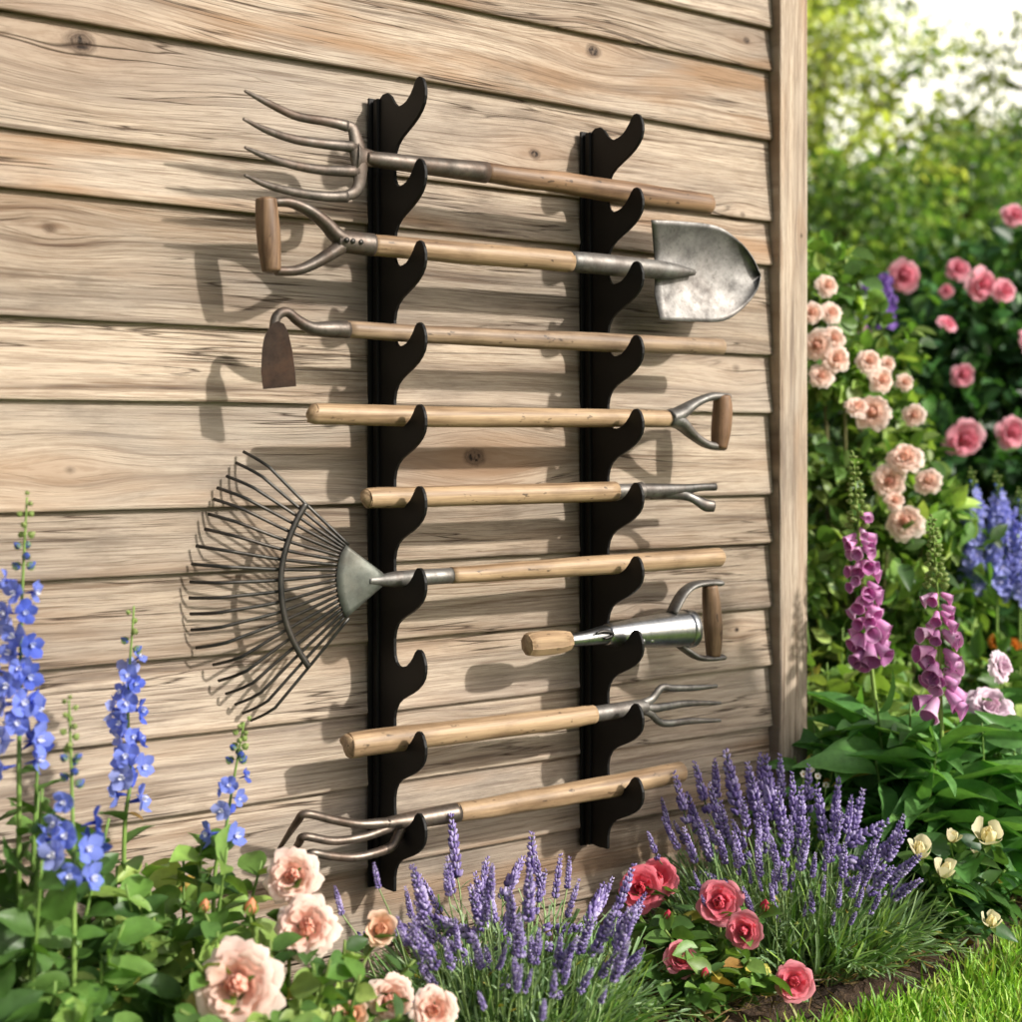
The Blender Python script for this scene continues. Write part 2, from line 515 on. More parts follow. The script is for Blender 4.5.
LEAF = leaf_mat('leaf_green')
LEAF_FAR = leaf_mat('tree_leaf', 0.55, 0.4, 0.5)
PETAL = leaf_mat('petal', 0.42, 0.6, 0.2, (1.05, 1.0, 1.0), 0.94, 1.04)
STEM = leaf_mat('stem_green', 0.05, 0.55, 0.3)
BARK = plain('bark', lin('#4d4034'), 0.9, 0.1, 0, 0.4, 14)
BLACK = plain('black_powder_coat', (0.006, 0.0057, 0.0053), 0.55, 0.22, 0, 0.25, 300)
IRON = metal('aged_iron', lin('#7d736a'), lin('#4a423b'), 0.45, 0.42, 0.8)
RUSTY = metal('rusty_iron', lin('#6c645d'), lin('#403a34'), 0.45, 0.48, 0.7)
STEEL = metal('worn_steel', lin('#85837f'), lin('#4f4d4a'), 0.25, 0.5, 0.75)
BROWNIRON = metal('brown_iron', lin('#493a31'), lin('#2c211b'), 0.5, 0.55, 0.5)
BRIGHT = metal('bright_steel', lin('#c4c5c5'), lin('#8f9090'), 0.0, 0.27, 1.0)
DARKIRON = metal('dark_iron', lin('#4c4b48'), lin('#2b2a28'), 0.15, 0.42, 0.75)
ASH = handle_wood('ash_handle', lin('#a0876a'), lin('#654d38'))
PALE = handle_wood('pale_handle', lin('#ab9172'), lin('#725a42'))
OLDWOOD = handle_wood('old_handle', lin('#8a6e54'), lin('#503a2b'))
GREYASH = handle_wood('grey_ash_handle', lin('#98826a'), lin('#5c4838'))
DARKGRIP = handle_wood('dark_grip', lin('#7a5c43'), lin('#47331f'), 0.55, 'z')
GRIP = handle_wood('grip_wood', lin('#80664e'), lin('#4c3626'), 0.5, 'z')

# ---------------------------------------------------------------- setting: ground, lawn
def ground_mats():
    m = NT('soil')
    tc = m.n('TexCoord').outputs['Object']
    n1 = m.noise(tc, 9.0, 8, 0.7); n2 = m.noise(tc, 70.0, 5, 0.7)
    c = m.ramp(n1, [(0.3, lin('#33261b')), (0.55, lin('#4a382a')), (0.75, lin('#6b533d'))])
    c = m.mix(m.ramp(n2, [(0.5, 0.0), (0.75, 0.7)]), c, lin('#7c6448'))
    m.l(c, m.b.inputs['Base Color']); m.b.inputs['Roughness'].default_value = 0.95
    m.bump(m.math('ADD', n1, m.math('MULTIPLY', n2, 0.6)), 0.9, 0.03)
    soil = m.m
    m = NT('lawn')
    tc = m.n('TexCoord').outputs['Object']
    n1 = m.noise(tc, 3.0, 6, 0.6); n2 = m.noise(tc, 120.0, 4, 0.7)
    c = m.ramp(n1, [(0.3, lin('#4c5f24')), (0.7, lin('#6f8433'))])
    c = m.mix(m.ramp(n2, [(0.4, 0.0), (0.7, 0.8)]), c, lin('#2c3a14'))
    m.l(c, m.b.inputs['Base Color']); m.b.inputs['Roughness'].default_value = 0.9
    m.bump(n2, 0.8, 0.03)
    return soil, m.m
SOIL, LAWN = ground_mats()

def struct(o):
    o['kind'] = 'structure'
    return o

g = G()
g.add([(-150, -150, -0.004), (150, -150, -0.004), (150, 150, -0.004), (-150, 150, -0.004)], [(0, 1, 2, 3)])
struct(g.build('lawn', LAWN, None))
# planting bed: a slightly mounded soil strip in front of the shed and round its corner
rng = np.random.default_rng(5)
def bed_edge(x):
    return -0.47 + 0.03 * np.sin(x * 3.1) - 0.02 * np.sin(x * 7.3) + 0.03 * np.clip(x - 1.6, 0, 2)
nx, ny = 230, 80
xs = np.linspace(-2.5, 6.0, nx)
g = G()
vv = []
for x in xs:
    e = bed_edge(x)
    for t in np.linspace(0, 1, ny):
        y = e + (2.6 - e) * t ** 1.6
        h = 0.05 * min(1, t ** 1.6 * 14) * (0.7 + 0.3 * math.sin(x * 9 + y * 12)) + rng.normal(0, 0.006)
        vv.append((x, y, h if t > 0 else -0.02))
g.add(vv, grid_faces(nx, ny)[:, ::-1])
struct(g.build('soil', SOIL, None))

# ---------------------------------------------------------------- the shed
KN = [PW(82, 41, 0.01), PW(595, 50, 0.01), PW(535, 154, 0.01), PW(475, 457, 0.01), PW(748, 40, 0.01),
      PW(741, 215, 0.01), PW(738, 368, 0.01), PW(50, 228, 0.01), PW(738, 630, 0.01), PW(640, 610, .01), PW(70, 470, .01), PW(420, 735, .01)]
KR = [(0.026, 1.0), (0.020, 0.95), (0.015, 0.95), (0.024, 0.95), (0.011, 0.9), (0.009, 0.5), (0.015, 0.4), (0.012, 0.55), (0.008, 0.9), (.008, .4), (.012, .35), (.01, .4)]
WOOD = wall_wood('weathered_boards', [(p[0] - 2.1, p[2], r, d) for p, (r, d) in zip(KN, KR)], tone=0.76)
POSTW = wall_wood('corner_post_wood', [(PW(800, 236, .03)[2], PW(800, 236, .03)[0] - 2.1, .006, .6)], along='z', tone=0.92)
SIDEW = wall_wood('side_boards', [], along='y')

lines = [1.62, 1.50, 1.345, 1.20, 1.02, 0.848, 0.761, 0.622, 0.4586, 0.370, 0.190, 0.073, -0.090, -0.1875, -0.317, -0.434, -0.556, -0.690, -0.820, -0.935]
lines = [z + CAM[2] for z in lines]
shed = thing('garden_shed', 'weathered timber shed wall of overlapping horizontal boards with a corner post', 'shed', (2.1, 0, 0))
XR = PW(779.5, 450, 0.034)[0]
XPR = PW(808, 450, 0.034)[0]
def siding(xa, xb, horiz, seed):
    """horiz: function (along, out, z) -> xyz"""
    r = np.random.default_rng(seed)
    g = G()
    for i in range(len(lines) - 1):
        zt, zb = lines[i], lines[i + 1]
        attr = (r.random(), r.random(), r.random())
        n = 60
        al = np.linspace(xa, xb, n)
        wob = np.cumsum(r.normal(0, 0.00035, n)); wob -= np.linspace(wob[0], wob[-1], n)
        prof = [(-0.001, zt + 0.009), (0.0015, zt + 0.009), (0.008, zb + 0.5 * (zt - zb)), (0.0142, zb + 0.012), (0.0154, zb + 0.007), (0.0148, zb + 0.0030), (0.0135, zb + 0.0012), (-0.001, zb + 0.002)]
        vs = []
        for k, a in enumerate(al):
            for o_, z_ in prof:
                vs.append(horiz(a, o_ + 0.35 * wob[k], z_ + wob[k] * (1 if z_ < zb + 0.02 else 0)))
        f = grid_faces(n, len(prof))
        g.add(vs, f if horiz(1, 0, 0)[0] == 1 else f, attr)
    return g
g = siding(-3.0, XR, lambda a, o, z: (a, -o, z), 3)
o = g.build('wall', WOOD, shed); o.data.polygons.foreach_set('use_smooth', [False] * len(o.data.polygons))
o['label'] = 'front wall of weathered overlapping boards'
g = G(); box(g, (-3.0, 0.006, 0.0), (XR, 0.05, 2.54), (0.3, 0.2, 0.2))
g.build('wall_backing', plain('shed_inside', (0.03, 0.022, 0.016), 0.9), shed)
# side wall going back from the corner
g = siding(0.03, 2.6, lambda a, o, z: (XPR - .035 + o, a, z), 4)
g.build('side_wall', SIDEW, shed, smooth_shade=False)
g = G(); box(g, (XR + 0.0015, -0.034, 0.0), (XPR, 0.045, 2.54), (0.21, 0.55, 0.3))
o = bevel(g.build('corner_post', POSTW, shed, smooth_shade=False), 0.004, 2)
g = G()
box(g, (-3.1, -0.10, 2.545), (2.25, 2.75, 2.60))
g.build('roof', plain('roof_felt', (0.05, 0.05, 0.05), 0.9, 0.1, 0, 0.3, 60), shed, smooth_shade=False)

# ---------------------------------------------------------------- racks
X1, X2 = PW(369, 450, 0)[0] + 0.004, PW(579.5, 450, 0)[0] + 0.004
HOOK0 = 0.552 + CAM[2]
PITCH = 0.1283
def hook_outline():
    pts = [(0.030, 0.020)]
    # top bump of the plate, cup, raised tip, belly, and back to the plate: (out from wall, height over the cup)
    pts += [(0.034, 0.024), (0.044, 0.029), (0.058, 0.0285), (0.070, 0.021), (0.080, 0.009), (0.090, 0.0015), (0.100, -0.0010)]
    one_tip = [(0.112, 0.0), (0.124, 0.003), (0.136, 0.010), (0.146, 0.019), (0.153, 0.0275), (0.160, 0.0325), (0.168, 0.033), (0.176, 0.029), (0.182, 0.021),
               (0.186, 0.011), (0.186, 0.000), (0.182, -0.011), (0.173, -0.021), (0.160, -0.030), (0.143, -0.0385), (0.124, -0.046), (0.106, -0.0535), (0.093, -0.062), (0.085, -0.073), (0.081, -0.086)]
    cup = [(0.081, -0.100), (0.0825, -0.114), (0.088, -0.1235), (0.0945, -0.128), (0.102, -0.1292)]
    out = list(pts)
    for k in range(10):
        out += [(s, z - k * PITCH) for s, z in one_tip]
        if k < 9:
            out += [(s, z + (0.1283 - PITCH) - k * PITCH) for s, z in cup]
    zb = -9 * PITCH - 0.110
    out += [(0.081, zb + 0.004), (0.0805, zb), (0.055, zb - 0.002), (0.030, zb - 0.001)]
    return out
def make_rack(x, label):
    root = thing('tool_rack', label, 'tool rack', (x, 0, HOOK0), 'black hook racks screwed to the shed wall')
    ol = hook_outline()
    import bmesh
    bm = bmesh.new()
    vs = [bm.verts.new((-0.003, -s, z)) for s, z in ol]
    f = bm.faces.new(vs)
    r = bmesh.ops.extrude_face_region(bm, geom=[f])
    for v in r['geom']:
        if isinstance(v, bmesh.types.BMVert): v.co.x += 0.006
    bmesh.ops.recalc_face_normals(bm, faces=bm.faces)
    me = bpy.data.meshes.new('hook_plate'); bm.to_mesh(me); bm.free()
    me.materials.append(BLACK)
    for v in me.vertices:
        if -v.co.y > .081: v.co.y = -(.081 + (-v.co.y - .081) * .93)
    o = bpy.data.objects.new('hook_plate', me); COL.objects.link(o); o.parent = root
    bevel(o, 0.0012, 2)
    zb = -9 * PITCH - 0.113
    g = G(); box(g, (x - 0.014, -0.018, HOOK0 + zb - 0.004), (x + 0.014, -0.0128, HOOK0 + 0.027))
    bevel(g.build('backing_strip', BLACK, root, smooth_shade=False), 0.001)
    g = G(); box(g, (x - 0.0085, -0.036, HOOK0 + zb), (x + 0.0085, -0.0205, HOOK0 + 0.024))
    bevel(g.build('rail', BLACK, root, smooth_shade=False), 0.003, 3)
    g = G()
    for z in (0.010, -0.35, -0.71, -1.06, zb + 0.02):
        box(g, (x - 0.006, -0.0206, HOOK0 + z - 0.006), (x + 0.006, -0.0179, HOOK0 + z + 0.006))
    g.build('spacer', BLACK, root, smooth_shade=False)
    return root
make_rack(X1, 'black steel rack of ten hooks, the one nearer the rake head')
make_rack(X2, 'black steel rack of ten hooks, the one nearer the shovel blade')

# ---------------------------------------------------------------- tools
S0 = 0.110
TG = 'old garden tools laid across the racks'
def L(pts, s=S0):
    return [PW(p[0], p[1], p[2] if len(p) > 2 else s) for p in pts]
def rod(name, pts, rp, mat, root, s=S0, n=18, samples=24, ends=(0, 0), normal=(0, -1, 0), flat=1.0, jitter=0.0):
    P = L(pts, s)
    k = len(P)
    rp = list(rp) if hasattr(rp, '__len__') else [rp] * k
    R = [rpx(r, p) for r, p in zip(rp, P)]
    if k > 1 and samples:
        R = smooth(np.array(R)[:, None] * np.ones((1, 3)), samples)[:, 0]
        P = smooth(P, samples)
    R = np.array(R)
    if jitter:
        r = np.random.default_rng(len(name) + samples)
        R = R * (1 + np.convolve(r.normal(0, jitter, len(R) + 4), np.ones(5) / 5, 'valid'))
        P = P + np.convolve(r.normal(0, jitter * 0.05, len(R) + 6), np.ones(7) / 7, 'valid')[:, None] * np.array([0, 0.3, 1.0])
    g = G()
    sweep(g, P, R, R * flat, normal, n, True, (1, 1, 1), ends)
    return g.build(name, mat, root)
def multi(name, specs, mat, root, n=10):
    """several bars welded into one part; spec = (pts, radii, flat, ends)"""
    g = G()
    for pts, rp, flat, ends in specs:
        P = L(pts); k = len(P)
        rp = list(rp) if hasattr(rp, '__len__') else [rp] * k
        R = np.array([rpx(r, p) for r, p in zip(rp, P)])
        m = max(14, 5 * k)
        R = smooth(R[:, None] * np.ones((1, 3)), m)[:, 0]; P = smooth(P, m)
        sweep(g, P, R, R * flat, (0, -1, 0), n, True, (1, 1, 1), ends)
    return g.build(name, mat, root)

# 1 digging fork
t = thing('digging_fork', 'four tined digging fork with a brown wooden handle, topmost tool on the racks', 'garden fork', PW(420, 165, S0), TG)
rod('handle', [(484, 172), (560, 182.5), (640, 195), (708, 205)], [10, 10.8, 11.8, 10.6], OLDWOOD, t, ends=(0, 0.8), samples=40, jitter=0.03)
rod('socket', [(366, 158), (380, 160), (420, 165), (486, 172.5)], [6.5, 8.0, 9, 10.8], RUSTY, t)
multi('fork_head', [
    ([(344, 125.5), (352, 128), (355.5, 138), (358, 152), (359.5, 166), (359.5, 182), (355, 192), (344, 196.5)], [5.2, 6, 7.5, 9.5, 9, 7, 6, 5], 0.5, (.5, .5)),
    ([(356, 156), (364, 157.5), (378, 160)], [16, 10.5, 7.6], 0.45, (0, 0))], RUSTY, t, 12)
fh = COL.objects[-1]
for tine in ([(347, 126), (328, 121.6, .112), (296, 116, .118), (267, 102.6, .130), (245, 91, .142)],
             [(356, 147), (322, 143.7, .112), (293, 139, .118), (267, 130.5, .130), (243.5, 119, .142)],
             [(358, 171.5), (323, 170, .112), (293, 165, .118), (267, 157, .130), (245, 147.5, .142)],
             [(347, 196.5), (325.6, 196.5, .112), (296, 192.5, .118), (267, 185, .130), (245, 175.3, .142)]):
    rod('tine', tine, [6.0, 5.2, 4.6, 3.7, 1.7], RUSTY, fh, n=10, ends=(0, 1.0), flat=.75)

# 2 shovel
t = thing('shovel', 'round point shovel with a wooden shaft, open handle and scratched steel blade', 'shovel', PW(470, 253, S0), TG)
rod('shaft', [(371, 245), (470, 253.5), (570, 261.5)], [10.8, 11.2, 10.6], ASH, t, samples=40, jitter=0.02)
hs_ = rod('handle_socket', [(336, 241), (345, 242), (372.5, 245)], [9, 11.2, 11.6], RUSTY, t)
g = G()
for (px_, py_) in ((347, 240), (353, 241), (361, 242)):
    p = PW(px_, py_, S0 + .0175)
    sweep(g, [p + np.array([0, 0.006, 0]), p + np.array([0, -0.0015, 0])], 0.004, 0.004, (0, 0, 1), 10)
g.build('rivet', DARKIRON, hs_)
multi('yoke', [([(274, 202), (290, 202.5), (308, 210), (325, 223), (336, 235), (346, 241)], [4.6, 5.4, 6, 7, 8, 9], 1.2, (0.5, 0)),
               ([(276, 271), (296, 270.5), (313, 264), (330, 254), (346, 243)], [4.8, 5.2, 5.8, 6.8, 8], 1.2, (0.5, 0))], RUSTY, t)
rod('grip', [(266, 199), (267, 215), (268.5, 235), (270, 255), (271.5, 271)], [10.5, 11.5, 12, 11, 9.5], GRIP, t, normal=(0, -1, 0), ends=(.25, .25))
rod('blade_socket', [(568.5, 261.3), (600, 264), (640, 268), (668, 270.5), (694, 272.5)], [10.6, 10.6, 10, 8.5, 3.0], STEEL, t)
top = smooth([(651.4, 220, 0), (684, 221.5, 0), (716.6, 226, 0), (737.7, 239.6, 0), (751.8, 256, 0), (760.5, 275, 0)], 26)
bot = smooth([(660, 320, 0), (692, 321.5, 0), (723.6, 320.8, 0), (744.7, 306.6, 0), (757, 290, 0), (760.7, 277, 0)], 26)
g = G(); vs = []; nv = 21
for a, b in zip(top, bot):
    for w in np.linspace(0, 1, nv):
        p = a * (1 - w) + b * w
        c = (w - 0.5) * 2
        u = (p[0] - 650) / 110
        dish = 0.024 * c * c * (1 - 0.5 * u) + 0.030 * u * u
        fr = max(0.0, 1 - abs(c) / 0.24) * max(0.0, 1 - u / 0.40)
        shoulder = -9 * (1 - abs(abs(c) - .5) * 2) * max(0, 1 - u / 0.15) if c > 0 else 0
        vs.append(PW(p[0] + shoulder * 0.7, p[1], 0.094 + dish + 0.010 * fr))
g.add(vs, grid_faces(len(top), nv))
o = g.build('blade', metal('blade_steel', lin('#82807d'), lin('#4c4a48'), 0.12, 0.5, 0.72), t)
sm = o.modifiers.new('thickness', 'SOLIDIFY'); sm.thickness = 0.0025; sm.offset = 0

# 3 hoe
t = thing('hoe', 'draw hoe with a swan neck and rusty brown blade hanging down', 'hoe', PW(480, 337, S0), TG)
rod('handle', [(346, 329), (470, 336.5), (600, 342), (721, 347.3)], [8.6, 9.2, 9.4, 8.2], GREYASH, t, ends=(0, .5), samples=40, jitter=0.02)
rod('neck', [(274, 330), (276, 318), (282, 312.5), (289, 313), (298, 320.5), (312, 328), (330, 329.3), (348, 329.5)], [5, 5, 5, 5, 5.5, 6.5, 8.4, 9], RUSTY, t, samples=40)
ol = [(267, 331), (272, 324), (278, 321), (284, 324), (288, 332), (292, 350), (295, 372), (296, 386), (280, 387.5), (263, 389), (261, 372), (262, 350), (264, 338)]
g = G(); n = len(ol)
fr = [PW(a, b, 0.122 + 0.0007 * (a - 280)) for a, b in ol]; bk = [p + np.array([0.004, 0.007, 0]) for p in fr]
c = np.mean(fr, axis=0); cb = np.mean(bk, axis=0)
tris = [(2 * n, i, (i + 1) % n) for i in range(n)] + [(2 * n + 1, n + (i + 1) % n, n + i) for i in range(n)]
quads = [(i, n + i, n + (i + 1) % n, (i + 1) % n) for i in range(n)]
g.addmix(np.vstack([fr, bk, [c], [cb]]), quads, tris)
g.build('blade', BROWNIRON, t, smooth_shade=False)

# 4 spade handle without a blade
t = thing('spade', 'bladeless spade, a bare wooden shaft with a steel D grip at its end', 'spade', PW(480, 417, S0), TG)
rod('shaft', [(314, 414), (330, 414.3), (470, 417), (600, 418), (674, 418.5)], [10, 10.8, 10.4, 9.4, 8.6], PALE, t, ends=(.9, 0), samples=40, jitter=0.02)
multi('yoke', [([(668, 418), (678, 414), (696, 402.5), (712, 396.5), (728, 397)], [8.5, 7.5, 4.8, 4.2, 3.6], 1.5, (0, .4)),
               ([(668, 418.5), (680, 423), (692.6, 435), (707, 444.5), (724, 447)], [8.5, 7, 4.8, 4.2, 3.6], 1.5, (0, .4))], STEEL, t)
rod('grip', [(722, 396), (722.5, 410), (721, 430), (719, 448)], [8.5, 10, 10, 8], DARKGRIP, t, ends=(.25, .25))

# 5 hand weeder
t = thing('hand_weeder', 'short weeder with a two pronged forked steel tip on a smooth wooden handle', 'weeder', PW(500, 495, S0), TG)
rod('handle', [(368, 498), (380, 497.8), (500, 494.5), (615, 491.6)], [9.5, 10.5, 10.3, 9.8], PALE, t, ends=(.9, .15), samples=40, jitter=0.02)
rod('ferrule', [(611, 491.6), (632, 491), (641, 491)], [7.6, 7.6, 9.4], STEEL, t)
multi('forked_tip', [([(636, 491), (660, 491), (684, 489.5), (700, 487.5), (716, 487)], [8, 7.5, 5.5, 4.0, 3.8], 0.6, (0, .5)),
                     ([(650, 493), (676, 493.5), (692, 498, .115), (705, 505, .125), (714, 506.5, .13)], [6.5, 6, 4.6, 6.2, 5.6], 0.5, (0, .6))], metal('weeder_steel', lin('#6c6a67'), lin('#3c3a38'), .2, .4, .85), t, 12)

# 6 leaf rake
t = thing('leaf_rake', 'spring tine lawn rake with a wide fan of dark wire tines', 'rake', PW(450, 576, S0), TG)
rod('handle', [(451, 575.5), (520, 570.5), (600, 565), (719, 557.5)], [8.4, 9.2, 9.8, 9.4], PALE, t, ends=(0, .8), samples=40, jitter=0.015)
rod('ferrule', [(368, 581), (385, 580), (402, 578.7), (453, 575.4)], [4.5, 6.5, 8.2, 7.8], STEEL, t)
a_ = [(346, 545), (340, 556), (336.5, 577), (339, 600), (346, 618)]
b_ = [(352, 550), (366, 561), (384, 576), (372, 592), (352, 613)]
A = smooth([(*p, 0) for p in a_], 14); B = smooth([(382, 573, 0), (384, 576, 0), (385, 579, 0), (384, 583, 0), (381, 587, 0)], 14)
g = G(); vs = []
for i_, (a, b) in enumerate(zip(A, B)):
    for w in np.linspace(0, 1, 7):
        p = a * (1 - w) + b * w
        cc = (i_ / 13 - .5) * 2
        vs.append(PW(p[0], p[1], S0 + 0.006 * (1 - cc * cc) * w))
g.add(vs, grid_faces(14, 7))
o = g.build('head_plate', metal('grey_plate', lin('#6d7069'), lin('#4c4f4a'), 0.2, 0.5, 0.6), t); hp_ = o
sm = o.modifiers.new('thickness', 'SOLIDIFY'); sm.thickness = 0.003; sm.offset = 0
band = smooth([(306, 504, 0), (296, 522, 0), (287, 545, 0), (281.5, 571, 0), (282, 600, 0), (287, 625, 0), (297, 648, 0), (309, 667, 0)], 40)
rod('spreader_band', [(p[0], p[1]) for p in band], 3.4, DARKIRON, t, s=S0 - .022, samples=60, n=8, flat=0.6, ends=(.5, .5))
tips = [(243.4, 451.6), (236, 462.7), (226.4, 476), (217, 487.7), (213.5, 499), (208, 514), (204.6, 529), (196, 546), (191.5, 564), (190, 582),
        (189, 598), (190, 614), (191, 630), (196, 648), (213, 665), (218.4, 681), (225.8, 694), (235, 704.6), (242.8, 713.4), (250.7, 720.7)]
for i, (tx, ty) in enumerate(tips):
    w = i / 19
    a = A[0] * 0; rt = smooth([(*p, 0) for p in a_], 20)[i]; bd = smooth(band, 20)[i]
    tip = PW(tx, ty, 0.022)
    root_ = PW(rt[0] + 3, rt[1], S0 - .001); bnd = PW(bd[0], bd[1], S0 - 0.027)
    knee = tip + np.array([0, -0.030, 0]) + 0.03 * unit(bnd - tip)
    knee = bnd + (knee - bnd) * 1.0
    P = np.vstack([smooth([root_, bnd, knee + 0.02 * unit(bnd - knee)], 14), smooth([knee + 0.006 * unit(bnd - knee), knee + 0.4 * (tip - knee), tip], 6)])
    g = G()
    sweep(g, P, 0.0027 + 0 * P[:, 0], 0.0017, (0, -1, 0), 6)
    g.build('tine', DARKIRON, hp_)

# 7 bulb planter
t = thing('bulb_planter', 'shiny steel bulb planter with a wooden cross grip, held by one rack only', 'bulb planter', PW(640, 633, S0), TG)
g = G()
P = smooth(L([(527, 645), (534, 644), (556, 642), (569, 640.5)]), 16); R = [rpx(r, p) for r, p in zip(smooth(np.array([11, 13, 12.5, 9.5])[:, None] * np.ones((1, 3)), 16)[:, 0], P)]
sweep(g, P, R, R, (0, -0.9, 0.45), 8, True, (1, 1, 1), (.35, 0))
g.build('knob', PALE, t, smooth_shade=False)
rod('tapered_shaft', [(566, 641), (585, 638.5), (608, 634.5), (622, 633.5)], [6.5, 7.5, 10, 11.5], BRIGHT, t, samples=24)
br_ = rod('barrel', [(606, 634.5), (622, 634), (640, 632.5), (686, 628.5), (689, 628.2)], [10.5, 13, 15.2, 18.4, 17.6], BRIGHT, t, samples=30, n=26)
g = G()
for i in range(5):
    p = PW(643 + i * 9, 641.5 - i * .8, S0 + .0225)
    sweep(g, [p + np.array([0, .006, 0]), p + np.array([0, -0.0025, 0])], [0.0062, 0.0045], None, (0, 0, 1), 10)
g.build('embossing', BRIGHT, br_)
rod('collar', [(684, 629), (690, 628.3)], [19.3, 19.3], BRIGHT, br_, samples=3, n=26)
multi('yoke', [([(672, 613), (678, 601), (684, 592), (693, 585.5), (706, 583), (719, 583)], [3.4] * 6, 2.5, (0, .2))], STEEL, t)
multi('yoke', [([(679, 645), (687, 651), (697, 657), (708, 658.5), (722, 657)], [3.0] * 5, 2.5, (0, .2))], STEEL, t)
rod('latch', [(596, 633.5), (603, 631.5), (611, 632.5), (611.5, 636), (604, 639)], [1.2, 2, 2.2, 2, 1.4], DARKIRON, br_, s=S0 + .0175, n=8, samples=20)  # added dark bar standing in for the dark slot in the barrel
rod('grip', [(709.8, 585.5), (711, 600), (713, 625), (713.5, 642), (713.5, 656)], [7.6, 9, 9.6, 8.6, 7.2], GRIP, t)

# 8 hand fork
t = thing('hand_fork', 'hand fork with three slim straight tines and a light wooden handle', 'hand fork', PW(470, 732, S0), TG)
rod('handle', [(349, 745.5), (362, 743.5), (470, 730), (560, 719), (593.5, 714.6)], [12, 13, 11.8, 10.6, 9.2], PALE, t, ends=(.5, .15), samples=40, jitter=0.02)
rod('ferrule', [(590, 715), (615, 711), (637, 707.5), (646, 706.5)], [8, 8, 7.8, 6], STEEL, t)
for tine, r_ in (([(640, 707), (652, 708.5), (666, 706.6), (686.5, 703.5), (720.6, 703)], [5, 4.6, 4.2, 3.6, 1.6]),
                 ([(640, 705), (652, 699), (661.5, 687.8), (674, 688.3, .113), (695, 687.8, .116), (717, 686, .12)], [5, 4.2, 3.8, 3.6, 3.2, 1.8]),
                 ([(640, 709), (650, 713), (658, 721), (668, 723.6, .113), (690, 721, .116), (720.6, 720.5, .12)], [5, 4.2, 3.8, 3.8, 3.4, 1.6])):
    rod('tine', tine, r_, STEEL, t, n=10, ends=(0, .8), flat=.8)

# 9 cultivator
t = thing('hand_cultivator', 'three clawed hand cultivator with bent grey prongs, lowest tool on the racks', 'cultivator', PW(520, 800, S0), TG)
rod('handle', [(456, 812.6), (520, 802), (600, 788), (681, 772)], [9.6, 10.6, 11, 10], PALE, t, ends=(.1, .5), samples=40, jitter=0.025)
rod('ferrule', [(386, 823.5), (408, 821), (430, 817), (458, 812.4)], [6, 8.6, 9.2, 9.8], IRON, t)
for pr, r_ in (([(396, 823), (380, 823.5), (358, 824), (334, 820), (306, 814), (297, 822, .095), (279, 849, .062)], [7, 5.6, 4.6, 4.4, 4.2, 4, 2]),
               ([(394, 825), (386, 829), (364, 836.7), (334, 841), (305, 836.5), (299, 843, .095), (291, 856, .07)], [6, 5, 4.6, 4.4, 4.2, 4, 2.4]),
               ([(402, 827), (396, 840), (388, 848.5), (358, 857), (331, 856), (311, 853), (304, 862, .09), (298, 874, .07)], [6, 5, 5, 4.6, 4.4, 4.2, 4, 2.2])):
    rod('prong', pr, r_, IRON, t, n=10, ends=(0, .8), samples=44)

# ---------------------------------------------------------------- flower and leaf kits
T_OVATE = leaf_template(7, 0.27, 0.42, 0.22, 0.22, 0.9, 0.10)
T_BROAD = leaf_template(8, 0.33, 0.45, 0.20, 0.30, 0.8, 0.15, 5)
T_ROSE = leaf_template(6, 0.33, 0.48, 0.25, 0.15, 0.75, 0.1)
T_LANCE = leaf_template(9, 0.17, 0.45, 0.35, 0.45, 0.85, 0.2, 5)
T_BLADE = leaf_template(5, 0.022, 0.35, 0.3, 0.25, 0.8)
T_SPRIG = leaf_template(4, 0.075, 0.5, 0.3, 0.15, 0.7)
T_SMALL = leaf_template(4, 0.30, 0.45, 0.25, 0.15, 0.9)
T_GRASS = leaf_template(4, 0.05, 0.25, 0.3, 0.35, 0.7)

